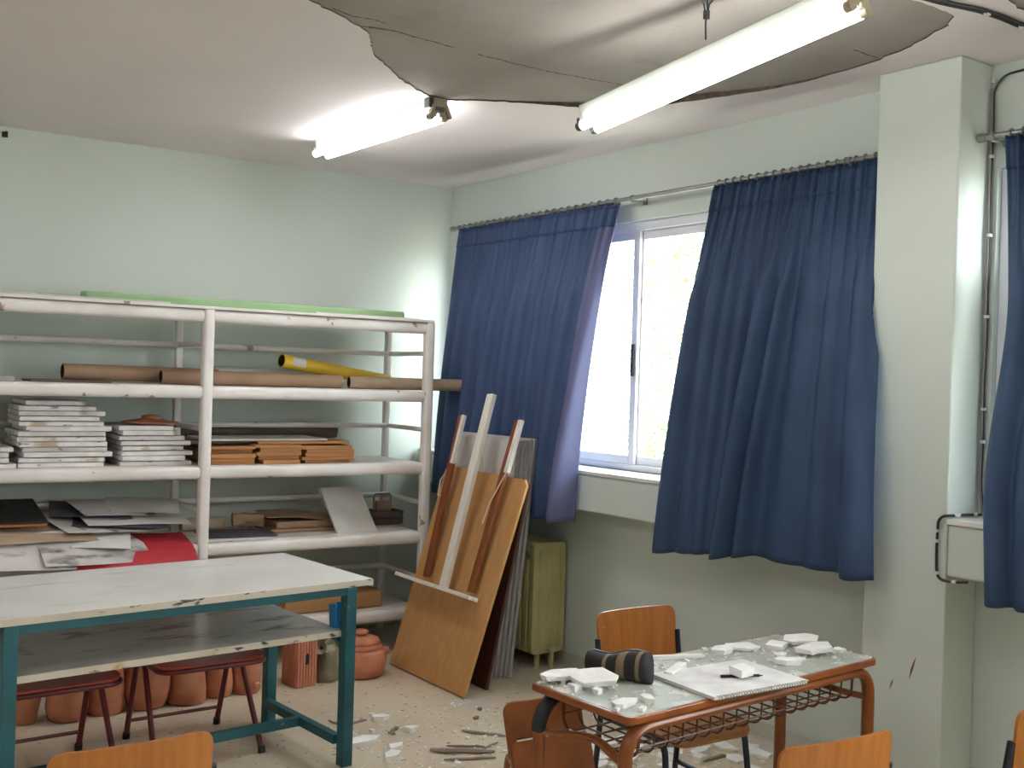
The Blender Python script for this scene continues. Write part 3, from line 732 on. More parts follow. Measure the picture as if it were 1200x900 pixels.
# fourth shelf, left bay: portfolio and drawings
zz = S4
for i, (t, mt_, l, x1, rz) in enumerate(((.022, WHITEP, 'white board at the bottom of the portfolio stack', -2.50, .03), (.02, GREYP, 'grey sketch board second from the bottom of the portfolio stack', -2.42, -.05), (.018, TAN, 'orange board in the portfolio stack', -2.62, .02), (.016, TAN, 'second orange board just above the first in the portfolio stack', -2.60, -.03), (.016, WHITEP, 'white board right under the black portfolio', -2.58, .01))):
    wbox('drawing_board', -3.2, x1, -.64, -.16, zz, zz+t, mt_, l, 'board', 'boards under the black portfolio', rz, .002); zz += t+.001
pf = thing('portfolio', 'black portfolio case tilted on top of the left board stack', 'portfolio', W(-2.97, -.42, zz+.03), PHI)
R_ = Rx(.14)
MB().box((0, 0, .055), (.56, .48, .012), R_).build('cover', BLKP, pf, smooth=0, bevel=.003)
MB().box((0, 0, .043), (.55, .47, .012), R_).build('tan_edge', TAN, pf, smooth=0)
MB().bb((-.27, .06, 0), (.27, .22, .045)).build('rear_flap', DARKCARD, pf, smooth=0)
def sheet(name, cx, cy, z, sx, sy, rz, mt_, label, cat, tx=0.0, ty=0.0, curl=.01, th=.002, group=None, droop=None):
    q_ = MB(); nx, ny = 8, 6; vs = []
    rr = random.Random(int(cx*1000+cy*77)); p1, p2 = rr.uniform(0, 6), rr.uniform(0, 6)
    for sgn in (0, 1):
        for i in range(nx+1):
            for j in range(ny+1):
                u, v = i/nx-.5, j/ny-.5
                dz = -2.2*max(0, droop-v*sy)**2 if droop is not None else 0
                vs.append((u*sx, v*sy, curl*(math.sin(5*u+p1)+math.sin(4*v+p2)+2)*.5+sgn*th+dz))
    I = lambda s_, i, j: s_*(nx+1)*(ny+1)+i*(ny+1)+j
    f_ = []
    for i in range(nx):
        for j in range(ny): f_ += [(I(0, i, j), I(0, i, j+1), I(0, i+1, j+1), I(0, i+1, j)), (I(1, i, j), I(1, i+1, j), I(1, i+1, j+1), I(1, i, j+1))]
        f_ += [(I(0, i, 0), I(0, i+1, 0), I(1, i+1, 0), I(1, i, 0)), (I(0, i, ny), I(1, i, ny), I(1, i+1, ny), I(0, i+1, ny))]
    for j in range(ny): f_ += [(I(0, 0, j), I(1, 0, j), I(1, 0, j+1), I(0, 0, j+1)), (I(0, nx, j), I(0, nx, j+1), I(1, nx, j+1), I(1, nx, j))]
    q_.add(vs, f_)
    o_ = q_.build(name, mt_, None, W(cx, cy, z), (tx, ty, PHI+rz), smooth=40)
    return tag(o_, label, cat, group)
SH = [(-2.27, -.70, .748, .62, .48, -.04, REDP, 'red card sheet at the bottom of the loose drawings', .14, 0, .004),
      (-2.50, -.665, .758, .55, .42, .16, PRINT, 'grey sketch sheet just above the red card', .13, .03, .012),
      (-2.52, -.60, .782, .50, .36, -.22, WHITEP, 'white drawing sheet poking out at the front of the loose pile', .12, .04, .012),
      (-2.90, -.70, .742, .60, .44, .10, PRINT, 'grey sheet drooping over the front rail at the left edge', .15, .0, .012),
      (-2.74, -.575, .770, .52, .40, .2, KRAFT2, 'beige sheet drooping over the front rail beside the red card', .15, .02, .014),
      (-2.38, -.45, .80, .56, .44, .22, GREYP, 'grey sheet in the middle of the loose drawings', .03, .05, .012),
      (-2.30, -.42, .82, .54, .42, -.2, DKP, 'charcoal sheet under the upper drawings', .03, .06, .01),
      (-2.22, -.42, .837, .56, .40, .06, WHITEP, 'wide white drawing sheet in the upper loose pile', .04, .07, .012),
      (-2.42, -.34, .862, .42, .36, -.16, DKP, 'dark sketch sheet beside the black portfolio', .05, .06, .008),
      (-2.28, -.34, .880, .46, .36, .12, GREYP, 'grey drawing second from the top of the loose pile', .05, .07, .01),
      (-2.14, -.34, .888, .40, .32, -.22, WHITEP, 'white pencil drawing topmost on the loose pile', .06, .08, .01)]
for i_, (cx, cy, z, sx, sy, rz, mt_, l, tx, ty, cu) in enumerate(SH): sheet('drawing_sheet', cx, cy, .744+.12*(cy+.62)-.04*(cx+2.3)+i_*.0128, sx, sy, rz, mt_, l, 'drawing', .12, .04, .0055, droop=(-.70-cy if i_ < 5 else None))
# fourth shelf, right bay
wbox('drawing_board', -2.0, -1.46, -.66, -.42, S4, S4+.012, GREYP, 'pale board under the slate grey board beside the middle post', 'board', rz=.04)
wbox('slate_board', -1.86, -1.44, -.64, -.38, S4+.0125, S4+.026, SLATE, 'slate grey board lying on the shelf beside the middle post', 'board', rz=-.10)
for k, (x0, x1, y0, y1, z0, z1, l) in enumerate(((-1.42, -.90, -.46, -.14, 0, .022, 'bottom brown packet of the flat parcel pile'), (-1.38, -.92, -.44, -.12, .023, .062, 'thick brown paper packet in the middle of the parcel pile'))):
    wbox('paper_packet', x0, x1, y0, y1, S4+z0, S4+z1, KRAFT, l, 'packet', 'parcels on the fourth shelf', .02*k, .006)
sheet('paper_packet', -1.16, -.28, S4+.066, .5, .3, -.1, KRAFT, 'top folded cardboard flap of the parcel pile', 'packet', .05, .06, .012, .004)
q = MB(); rr = random.Random(5)
ring = []
for j in range(6):
    for k in range(14):
        a = 2*PI*k/14; r_ = .05*(1+rr.uniform(-.25, .25)); ring.append((-.09+j*.036, r_*math.cos(a), .05+r_*.8*math.sin(a)))
q.add(ring, [(j*14+k, j*14+(k+1) % 14, (j+1)*14+(k+1) % 14, (j+1)*14+k) for j in range(5) for k in range(14)]+[tuple(range(13, -1, -1)), tuple(70+k for k in range(14))])
tag(q.build('crumpled_paper', KRAFT, None, W(-1.50, -.28, S4+.012), (0, 0, PHI-.2), smooth=20), 'crumpled brown wrapping paper at the left of the parcels', 'paper')
caplog('paper_roll', (-1.88, -.2, S4+.04), (-1.62, -.2, S4+.04), .038, KRAFT2, 'short beige roll lying behind the slate board', 'paper roll')
# leaning white canvas
cv = thing('canvas', 'white primed canvas leaning on the fourth shelf', 'canvas', W(-.92, -.59, S4), PHI)
BL, BR, TL = Vector((-.135, -.02, 0)), Vector((.145, .02, 0)), Vector((-.16, .21, .255))
uu, vv = BR-BL, TL-BL; nn = uu.cross(vv).normalized()
MB().prism([BL, BR, BR+vv, BL+vv], -nn*.018).build('canvas_face', WHITEP, cv, smooth=0, bevel=.003)
for a, b in ((BL, BR), (BL+vv*.95, BR+vv*.95)): MB().bar(a-nn*.026+vv*.03, b-nn*.026+vv*.03, .03, .014, nn).build('stretcher_bar', PALEW, cv, smooth=0)
# baskets at the right end
for k in range(2):
    t_ = thing('shallow_tray', ('lower', 'upper')[k]+' brown tray of the two at the right end of the fourth shelf', 'tray', W(-.60, -.27, S4+k*.043), PHI, 'brown trays')
    MB().prism([(x, y, 0) for x, y in rounded([(-.11, -.08), (.11, -.08), (.11, .08), (-.11, .08)], .03)], (0, 0, .012)).build('tray_base', DARKCARD, t_, smooth=30)
    q = MB(); o1 = rounded([(-.115, -.085), (.115, -.085), (.115, .085), (-.115, .085)], .03); n_ = len(o1)
    vs_ = [(x, y, .002) for x, y in o1]+[(x*1.05, y*1.07, .042) for x, y in o1]+[(x*1.02, y*1.03, .042) for x, y in o1]+[(x*.97, y*.96, .002) for x, y in o1]
    q.add(vs_, [(r_*n_+i, r_*n_+(i+1) % n_, ((r_+1) % 4)*n_+(i+1) % n_, ((r_+1) % 4)*n_+i) for r_ in range(4) for i in range(n_)]).build('tray_rim', DARKCARD, t_, smooth=30)
q = MB().tube([(-.06, 0, 0), (-.06, 0, .09), (-.05, 0, .105), (.05, 0, .105), (.06, 0, .09), (.06, 0, 0)], .006, 8).box((0, 0, .03), (.1, .05, .06))
tag(q.build('small_basket', KRAFT, None, W(-.60, -.27, S4+.0865), (0, 0, PHI)), 'small handled basket standing in the upper brown tray', 'basket')
# bottom shelf
cx = thing('cardboard_carton', 'long tan cardboard carton on the lowest shelf behind the table', 'carton', W(-1.06, -.5, S5), PHI)
q = MB().prism([(-.31, y, z) for y, z in rounded([(-.1, 0), (.1, 0), (.1, .1), (-.1, .1)], .025)], (.62, 0, 0)); q.build('carton_body', mat('tan_carton', '#b58b5c', .7, '#a67c4e', 5), cx, smooth=40)
MB().bb((-.31, -.014, .1005), (.31, .014, .1015)).build('tape', KRAFT2, cx, smooth=0)
wbox('drawing_board', -1.2, -.62, -.3, -.06, S5, S5+.03, DARKCARD, 'dark board lying at the back of the lowest shelf', 'board')

# ---------------------------------------------------------------- easel and boards leaning in the corner
ea = thing('easel_board', 'large plywood easel board with white mast leaning at the end of the shelves', 'easel', (-.92, -1.3, 0))
o0 = Vector((-.92, -1.3, 0))
bl, br, tr_, tl = Vector((-.918, -.915, .008)), Vector((-.923, -1.70, .008)), Vector((-.490, -1.635, 1.135)), Vector((-.488, -.80, 1.155))
nrm = Vector((-.935, 0, .345)).normalized()
def q4(a, b, t): return a+(b-a)*t
pl = [bl, br, q4(br, tr_, .97), q4(tr_, br, .03)+(tl-tr_).normalized()*.03+(tr_-br).normalized()*.03, q4(tl, bl, .03)+(tr_-tl).normalized()*.03+(tl-bl).normalized()*.03, q4(bl, tl, .97)]
MB().prism([p-o0 for p in pl], -nrm*.018).build('board', EASEL, ea, smooth=0, bevel=.003)
def onb(p, off=0.0): return Vector(p)-o0+nrm*off
q = MB().bar(onb((-.742, -1.032, .515), .015), onb((-.455, -.925, 1.45), .015), .052, .022, nrm); q.build('rail', RAILW, ea, smooth=0, bevel=.003)
q = MB().bar(onb((-.745, -1.50, .505), .015), onb((-.415, -1.445, 1.445), .015), .052, .022, nrm); q.build('rail', RAILW, ea, smooth=0, bevel=.003)
# bare wooden edge of the rails above the board
MB().bar(onb((-.555, -.993, 1.165), .02), onb((-.458, -.957, 1.45), .02), .026, .024, nrm).build('rail_bare_edge', PALEW, ea, smooth=0, bevel=.002)
MB().bar(onb((-.515, -1.490, 1.15), .02), onb((-.412, -1.474, 1.445), .02), .034, .024, nrm).build('rail_bare_edge', PALEW, ea, smooth=0, bevel=.002)
MB().bar(onb((-.770, -1.285, .49), .03), onb((-.43, -1.215, 1.58), .03), .062, .03, nrm).build('mast', PALEW, ea, smooth=0, bevel=.003)
MB().bar(onb((-.770, -.80, .487), .035), onb((-.775, -1.60, .484), .035), .022, .065, nrm).build('tray_ledge', PALEW, ea, smooth=0, bevel=.003)
q = MB().tube([onb((-.50, -.89, 1.13), .03), onb((-.54, -.865, 1.05), .035), onb((-.585, -.905, .965), .03), onb((-.59, -1.0, .97), .03)], .005, 6)
q.tube([onb((-.47, -1.20, 1.22), .04), onb((-.49, -1.245, 1.18), .04), onb((-.51, -1.25, 1.13), .03)], .005, 6)
q.tube([onb((-.515, -1.52, 1.16), .04), onb((-.53, -1.50, 1.12), .035), onb((-.585, -1.45, .985), .03), onb((-.63, -1.445, .865), .03)], .004, 6)
q.build('string', CREAMP, ea)
def leaner(name, x0, x1, z1, ya, yb, th, mats, label, group=None, edge=None):
    """board leaning towards the window wall: foot at x0, head at x1"""
    root = thing(name, label, 'board', (x0, (ya+yb)/2, 0), 0, group); c = (ya+yb)/2
    d = Vector((x1-x0, 0, z1)).normalized(); nm = Vector((-d.z, 0, d.x)); L_ = math.hypot(x1-x0, z1)
    q_ = MB(); p = [Vector((0, ya-c, 0)), Vector((0, yb-c, 0)), Vector((0, yb-c, 0))+d*L_, Vector((0, ya-c, 0))+d*L_]
    q_.prism([k+Vector((0, 0, .006)) for k in p], -nm*th).build('panel', mats, root, smooth=0, bevel=.002)
    if edge:
        MB().bar(Vector((0, yb-c-.003, .008))-nm*th/2, d*(L_-.002)+Vector((0, yb-c-.003, .006))-nm*th/2, th*1.15, .006, (0, -1, 0)).build('edge_strip', edge, root, smooth=0)
    return root
leaner('dark_board', -.735, -.485, 1.10, -.88, -1.635, .018, DKBOARD, 'dark brown board leaning directly behind the plywood easel board')
for k in range(5):
    leaner('grey_panel', -.575+.024*k, -.425+.021*k, 1.325+.004*k, -.80+.02*k, -1.44-.012*k, .017, GREYPAN,
           ('frontmost', 'second', 'middle', 'fourth', 'rearmost')[k]+' pale grey panel of the stack leaning beside the radiator', 'grey panels leaning by the radiator', GREYEDGE)

# ---------------------------------------------------------------- big work table
tb = thing('work_table', 'white topped work table with teal steel frame and lower shelf', 'table', (-1.80, -2.275, 0), .0706)
TL_, TW, TH = 1.60, .80, .80
MB().bb((-TL_, 0, TH-.028), (0, TW, TH)).build('tabletop', LAM, tb, smooth=0, bevel=.002)
MB().bb((-TL_, -.002, TH-.0275), (.0, 0, TH-.001)).bb((0, -.002, TH-.0275), (.002, TW, TH-.001)).build('top_edging', LAMEDGE, tb, smooth=0)
MB().bb((-TL_+.04, .045, .555), (-.115, TW-.06, .582)).build('lower_shelf', LAMLOW, tb, smooth=0, bevel=.002)
MB().bb((-TL_+.04, .043, .556), (-.115, .045, .581)).build('shelf_edging', LAMEDGE, tb, smooth=0)
for x in (-.097, -1.475):
    for y in (.03, TW-.08): MB().bb((x-.025, y-.024, 0), (x+.025, y+.03, TH-.028)).build('leg', TEAL, tb, smooth=0, bevel=.003)
q = MB().bb((-1.475, .01, TH-.063), (-.12, .05, TH-.028)).bb((-1.475, TW-.1, TH-.063), (-.12, TW-.06, TH-.028)).bb((-.142, .03, TH-.063), (-.10, TW-.07, TH-.028)).bb((-TL_+.05, .03, TH-.063), (-TL_+.09, TW-.07, TH-.028))
q.build('top_frame', TEAL, tb, smooth=0, bevel=.002)
for x in (-.12, -1.475): MB().bb((x-.018, .06, .09), (x+.018, TW-.1, .13)).build('side_stretcher', TEAL, tb, smooth=0, bevel=.002)
MB().bb((-1.46, TW/2-.045, .09), (-.137, TW/2-.01, .13)).build('long_stretcher', TEAL, tb, smooth=0, bevel=.002)
for x in (-.12, -1.475): MB().bb((x-.016, .06, .535), (x+.016, TW-.1, .556)).build('shelf_bearer', TEAL, tb, smooth=0)
cu = thing('plastic_cup', 'bright blue plastic cup on the lower shelf of the work table', 'cup', (-1.905, -2.165, .582), .1)
q = MB(); o1 = rounded([(-.03, -.03), (.03, -.03), (.03, .03), (-.03, .03)], .008); n_ = len(o1)
vs_ = [(x*.9, y*.9, 0) for x, y in o1]+[(x*1.05, y*1.05, .095) for x, y in o1]+[(x*.97, y*.97, .095) for x, y in o1]+[(x*.83, y*.83, .006) for x, y in o1]
q.add(vs_, [(r_*n_+i, r_*n_+(i+1) % n_, (r_+1)*n_+(i+1) % n_, (r_+1)*n_+i) for r_ in range(3) for i in range(n_)]+[tuple(range(n_-1, -1, -1)), tuple(3*n_+i for i in range(n_))])
q.build('cup_body', BLUEPL, cu, smooth=40)
MB().tube([(-.0, -.033, .03), (.0, -.036, .055), (0, -.034, .07)], .006, 8).box((-.016, -.03, .104), (.02, .008, .02)).build('cup_lug', BLUEPL, cu)

# ---------------------------------------------------------------- red stools under the table
st = thing('red_stool', 'right red-seated stool with dark red tube legs under the work table', 'stool', (-2.37, -1.63, 0), 0, 'red stools under the table')
def seatz(p): return Vector((p.x, p.z-.335, p.y-.03*math.exp(-((p.z-.30)/.25)**2)*(1-(2*p.x/.47)**2)+.435))
MB().panel(.47, .66, .07, .014, 0, 10, seatz).build('seat', REDW, st)
rim = [(x, y, .417) for x, y in rounded([(-.235, -.335), (.235, -.335), (.235, .33), (-.235, .33)], .07, 5)]
MB().tube(rim+[rim[0]], .011, 8).build('seat_rim', DKRED, st)
for sx in (-1, 1):
    MB().tube([(sx*.215, .045, .408), (sx*.212, .19, .0)], .0125, 10).build('leg', DKRED, st)
    MB().tube([(sx*.215, -.05, .408), (sx*.235, -.30, .0)], .0125, 10).build('leg', DKRED, st)
    for y, xx in ((.188, .212), (-.297, .235)): MB().tube([(sx*xx, y, 0), (sx*xx, y*.97, .03)], .0165, 10).build('foot_cap', BLACK, st)
    MB().tube([(sx*.215, -.08, .408), (sx*.215, .08, .408)], .014, 8).build('apex_bar', DKRED, st)
MB().tube([(-.213, .157, .09), (.213, .157, .09)], .0085, 8).build('stretcher', DKRED, st)
MB().tube([(-.23, -.245, .09), (.23, -.245, .09)], .0085, 8).build('stretcher', DKRED, st)
dup(st, (-3.01, -1.68, 0), 0.02, 'left red-seated stool with dark red tube legs under the work table', 'red stools under the table')

# ---------------------------------------------------------------- pots on the floor
def pot(name, x, y, prof, label, seed, mt_=TERRA, wob=.012, extra=None):
    root = thing(name, label, 'pot', (x, y, 0))
    h = prof[-1][1]; ro = prof[-1][0]
    full = prof+[(ro-.012, h), (ro-.014, h-.05), (ro*.7, h*.4)]
    MB().lathe(full, 26, wob=wob, seed=seed).build('pot_body', mt_, root, smooth=60)
    MB().lathe([(ro-.006, h-.006), (ro+.004, h-.004), (ro+.006, h+.002), (ro-.004, h+.006), (ro-.012, h+.001)], 26, capb=False, capt=False, wob=wob, seed=seed).build('pot_rim', mt_, root, smooth=60)
    return root
pot('clay_bowl', -2.915, -.98, [(.045, 0), (.052, .01), (.068, .10), (.084, .19), (.088, .21)], 'conical terracotta bowl furthest left under the work table', 1)
pot('clay_pot', -2.735, -1.02, [(.07, 0), (.085, .01), (.098, .06), (.09, .14), (.075, .19), (.078, .21)], 'rounded terracotta pot second from the left under the table', 2)
pot('clay_pot', -2.55, -1.0, [(.075, 0), (.085, .01), (.085, .12), (.078, .24), (.085, .33)], 'tall straight terracotta pot between the two red stools', 3)
pot('clay_pot', -2.355, -1.01, [(.075, 0), (.092, .01), (.112, .09), (.112, .16), (.085, .26), (.06, .30), (.065, .32)], 'big bellied terracotta pot in the middle of the row', 4, wob=.02)
pot('clay_pot', -2.16, -1.03, [(.08, 0), (.095, .012), (.098, .07), (.09, .14), (.08, .2), (.085, .24)], 'squat terracotta pot behind the right red stool', 5, wob=.025)
pot('clay_pot', -1.985, -1.0, [(.065, 0), (.076, .012), (.08, .07), (.072, .14), (.068, .2), (.075, .22)], 'small terracotta pot right of the squat one', 6, wob=.025)
pt = pot('clay_pot', -1.84, -1.02, [(.06, 0), (.072, .012), (.076, .10), (.07, .2), (.062, .26), (.068, .28)], 'narrow terracotta pot beside the teal back leg', 7, wob=.02)
MB().lathe([(.014, 0), (.02, .012), (.012, .02)], 10).build('knob', TERRA, pt, (0.03, -.07, .05), (PI/2, 0, 0))
# hollow brick
bk = thing('hollow_brick', 'upright ribbed terracotta hollow brick beside the owl pot', 'brick', (-1.535, -1.03, 0), .10)
MB().bb((-.062, -.065, 0), (.062, .09, .265)).build('brick_body', TERRAB, bk, smooth=0, bevel=.003)
for k in range(7): MB().bb((-.058+.0172*k, -.069, .002), (-.047+.0172*k, -.064, .263)).build('rib', TERRAB, bk, smooth=0)
for k in range(7): MB().bb((-.066, -.058+.021*k, .002), (-.061, -.045+.021*k, .263)).build('rib', TERRAB, bk, smooth=0)
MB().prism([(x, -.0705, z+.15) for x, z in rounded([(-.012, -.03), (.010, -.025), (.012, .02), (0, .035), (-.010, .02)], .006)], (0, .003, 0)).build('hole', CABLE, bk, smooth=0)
# owl pot
ow = thing('owl_pot', 'grey green glazed owl shaped pot with two cup eyes', 'pot', (-1.375, -1.03, 0))
MB().lathe([(.05, 0), (.06, .006), (.066, .05), (.064, .10), (.056, .14), (.058, .17), (.05, .19), (.03, .2)], 26, wob=.012).build('owl_body', GREYCLAY, ow, smooth=60)
for sx in (-1, 1):
    ax = Vector((-.42+sx*.42, -.80, .35)).normalized(); T = Matrix.Translation(Vector((-.034+sx*.028, -.034+sx*.010, .196))) @ ax.to_track_quat('Z', 'Y').to_matrix().to_4x4()
    q = MB().lathe([(.010, -.022), (.026, -.010), (.034, .010), (.036, .014), (.031, .013), (.022, -.002), (.005, -.007)], 20).xf(T)
    eye = q.build('eye_cup', GREYCLAY, ow, smooth=60)
    MB().lathe([(.002, -.009), (.010, -.005), (.008, .001), (.002, .003)], 12).xf(T).build('pupil', DKBOARD, eye, smooth=60)
MB().lathe([(.012, 0), (.008, -.02), (.001, -.035)], 8).build('beak', GREYCLAY, ow, (-.035, -.062, .175), smooth=60)
# lidded pot
lp = thing('lidded_pot', 'round terracotta pot with a tiered lid beside the easel board', 'pot', (-1.165, -1.02, 0))
MB().lathe([(.10, 0), (.12, .008), (.14, .05), (.146, .10), (.132, .14), (.115, .155)], 34, wob=.006).build('pot_body', TERRA, lp, smooth=60)
MB().lathe([(.11, .155), (.12, .162), (.117, .175), (.10, .18), (.105, .19), (.10, .205), (.078, .215), (.03, .222), (.026, .226), (.04, .236), (.038, .248), (.02, .255)], 34, wob=.006).build('lid', TERRA, lp, smooth=60)
for sx in (-1, 1): MB().lathe([(.02, 0), (.026, .01), (.02, .03), (.008, .034)], 12).xf(Matrix.Translation((sx*.132, -.02, .125)) @ Matrix.Rotation(sx*PI/2, 4, 'Y')).build('lug', TERRA, lp, smooth=60)

# ---------------------------------------------------------------- school chairs
def chair(label, loc, rz, frame, group=None, back=PLY, seatm=PLYX):
    """back at local y=0, seat towards +y, tube frame"""
    root = thing('school_chair', label, 'chair', loc, rz, group)
    fb = lambda p: Vector((p.x, p.y-.03+.10*(.80-(p.z+.545))*.9, p.z+.545))
    bk_ = MB().panel(.385, .255, .035, .010, .022, 12, fb).build('backrest', back, root)
    sz = lambda p: Vector((p.x, p.z+.07, .445+p.y-.012*math.exp(-((p.z-.16)/.1)**2)-.02*max(0, (p.z-.28)/.1)**2))
    MB().panel(.39, .39, .06, .010, .0, 10, sz).build('seat', seatm, root)
    for sx in (-1, 1):
        la = MB().tube(fillet([(sx*.198, .006, .705), (sx*.20, .045, .44), (sx*.205, .0, .015)], .05), .0125, 10, flat=.8); la = la.build('leg', frame, root)
        lb = MB().tube(fillet([(sx*.20, .05, .425), (sx*.19, .40, .425), (sx*.205, .455, .012)], .05), .0125, 10, flat=.8).build('leg', frame, root)
        MB().tube([(sx*.205, .012, .18), (sx*.20, .437, .18)], .010, 8).build('side_rail', frame, root)
        for p, lg in (((sx*.205, .0), la), ((sx*.205, .455), lb)): MB().tube([(p[0], p[1], 0), (p[0], p[1], .03)], .017, 10).build('foot_cap', BLACK, lg)
        for z in (.60, .74): MB().lathe([(.004, -.002), (.007, 0), (.004, .003)], 10).xf(Matrix.Translation((sx*.165, -.013-.0+.09*(.8-z)-.012+.016, z)) @ Matrix.Rotation(PI/2, 4, 'X')).build('rivet', STEEL, bk_)
    MB().tube([(-.19, .06, .42), (.19, .06, .42)], .010, 8).build('crossbar', frame, root)
    MB().tube([(-.20, .425, .22), (.20, .425, .22)], .0125, 8).build('crossbar', frame, root)
    return root
c1 = chair('orange plywood chair behind the dusty desk, facing the camera', (-1.19, -3.30, 0), PI-.06, DKBLUE)
dup(c1, (-3.30, -3.84, 0), -.02, 'orange plywood chair with its back to the camera at the bottom left')
dup(c1, (-1.80, -4.70, 0), -.13, 'orange plywood chair in front of the dusty desk at the bottom right')
dup(c1, (-.955, -4.83, 0), -.1, 'orange plywood chair cut off by the right edge of the picture')
# brown chair tipped at the end of the desk
tc_ = thing('tipped_chair', 'brown plywood chair with upturned seat beside the left end of the desk', 'chair', (-1.83, -3.56, 0), -.50)
fb = lambda p: Vector((p.x, p.y+.04+.12*(p.z-.2), p.z+.365))
MB().panel(.27, .215, .04, .012, .03, 12, fb).build('backrest', BROWN, tc_)
fb2 = lambda p: Vector((p.x+.012, p.y-.03+.10*p.z, p.z+.10))
MB().panel(.27, .36, .04, .012, .02, 12, fb2).build('seat', BROWN, tc_)
for sx in (-1, 1):
    MB().tube(fillet([(sx*.12, .085, .55), (sx*.12, .03, .34), (sx*.18, -.01, .0)], .06), .012, 8).build('leg', BROWN, tc_)
    MB().tube(fillet([(sx*.12, .04, .36), (sx*.12, .25, .34), (sx*.18, .31, .0)], .06), .012, 8).build('leg', BROWN, tc_)
MB().tube([(-.12, .012, .20), (.12, .012, .20)], .01, 8).build('crossbar', BROWN, tc_)
MB().bar((-.105, .010, .4605), (.125, .010, .4605), .010, .003).build('pale_edge', PALEW, tc_, smooth=0)  # pale strip along the top edge of the lower panel
tc_.rotation_euler = (0, -.16, -.50); tc_.location = (-1.765, -3.60, .028)

# ---------------------------------------------------------------- student desk
dk = thing('student_desk', 'double student desk with orange tube frame, dusty green top and wire basket', 'desk', (-2.035, -4.19, 0), .0556)
DL, DW, DH = 1.235, .44, .745
MB().prism([(x, y, DH-.018) for x, y in rounded([(.012, .012), (DL-.012, .012), (DL-.012, DW-.012), (.012, DW-.012)], .02)], (0, 0, .018)).build('desktop', DESKTOP, dk, smooth=40)
q = MB(); oo = rounded([(0, 0), (DL, 0), (DL, DW), (0, DW)], .03); ii = rounded([(.013, .013), (DL-.013, .013), (DL-.013, DW-.013), (.013, DW-.013)], .02); n_ = len(oo)
vs_ = [(x, y, DH-.024) for x, y in oo]+[(x, y, DH-.001) for x, y in oo]+[(x, y, DH-.001) for x, y in ii]+[(x, y, DH-.024) for x, y in ii]
q.add(vs_, [(r_*n_+i, r_*n_+(i+1) % n_, ((r_+1) % 4)*n_+(i+1) % n_, ((r_+1) % 4)*n_+i) for r_ in range(4) for i in range(n_)]).build('wooden_edge', BROWN, dk, smooth=30, bevel=.004)
for y in (.035, DW-.035):
    for e, sgn in ((.02, 1), (DL-.005, -1)):
        MB().tube(fillet([(DL/2, y, DH-.045), (e, y, DH-.045), (e, y, 0.0)], .10, 8), .023, 12, flat=.8).build('leg', BROWN, dk)
        MB().tube([(e, y, 0), (e, y, .03)], .028, 12).build('foot_cap', BLACK, dk)
MB().tube(arc((.12, DW-.035, DH-.145), .1045, PI/2+.25, PI, 8, (1, 0, 0), (0, 0, 1)), .0255, 12, flat=.85).build('bend_sleeve', BLACK, dk)
for e, k in ((.02, .06), (DL-.005, -.06)):
    MB().tube(fillet([(e, .035, .60), (e+k*.4, .10, .603), (e+k, DW/2, .62), (e+k*.4, DW-.1, .603), (e, DW-.035, .60)], .08), .016, 10, flat=.7).build('side_rail', BROWN, dk)
q = MB()
zb0, zb1 = .60, DH-.03
def uw(x): return [(x, .045, zb1), (x, .05, zb0+.02), (x, .07, zb0), (x, DW-.09, zb0+.005), (x, DW-.07, zb0+.03), (x, DW-.065, zb1)]
NB = 17
for i in range(NB+1): q.tube(fillet(uw(.09+(DL-.18)*i/NB), .02, 3), .0032, 5)
for (y, z) in ((.047, .685), (.05, .63), (.09, zb0), (.15, zb0+.001), (.21, zb0+.002), (.27, zb0+.003), (.33, zb0+.005), (DW-.068, .65), (DW-.066, .69)):
    q.tube([(.085, y, z), (DL-.085, y, z)], .0032, 5)
for e in (.085, DL-.085):
    q.tube(fillet(uw(e), .02, 3), .0035, 5)
q.build('wire_basket', WIRE, dk, smooth=60)

# ---------------------------------------------------------------- things on the desk
def chunk(name, loc, wd, dp, th, rz, seed, label, group=None, tilt=(0, 0), mt_=PLAST, cat='plaster piece', pts=7):
    rr = random.Random(seed); poly = []; pts = rr.choice((4, 5, 5, 6)) if pts == 7 else pts
    a0 = rr.uniform(0, 6)
    for k in range(pts):
        a = a0+2*PI*(k+rr.uniform(-.22, .22))/pts; c_, s_ = math.cos(a), math.sin(a); m_ = rr.uniform(.85, 1.15)
        poly.append((wd/2*m_*math.copysign(abs(c_)**.8, c_), dp/2*m_*math.copysign(abs(s_)**.8, s_)))
    fine = []
    for k in range(pts):
        p_, q2 = poly[k], poly[(k+1) % pts]; fine.append(p_); t = rr.uniform(.35, .65); jj = rr.uniform(-.035, .035)*min(wd, dp)
        fine.append((p_[0]+(q2[0]-p_[0])*t+jj, p_[1]+(q2[1]-p_[1])*t+jj))
    poly = fine
    n = len(poly); vs = [(x*.90+rr.uniform(-.003, .003), y*.90+rr.uniform(-.003, .003), 0) for x, y in poly]+[(x*.99, y*.99, th*.62+rr.uniform(-.002, .002)) for x, y in poly]+[(x, y, th) for x, y in poly]
    q_ = MB().add(vs, [tuple(range(n-1, -1, -1)), tuple(2*n+i for i in range(n))]+[(j*n+i, j*n+(i+1) % n, (j+1)*n+(i+1) % n, (j+1)*n+i) for j in (0, 1) for i in range(n)])
    o_ = q_.build(name, mt_, None, loc, (tilt[0], tilt[1], rz), smooth=0)
    return tag(o_, label, cat, group)
T_ = DH+.0005
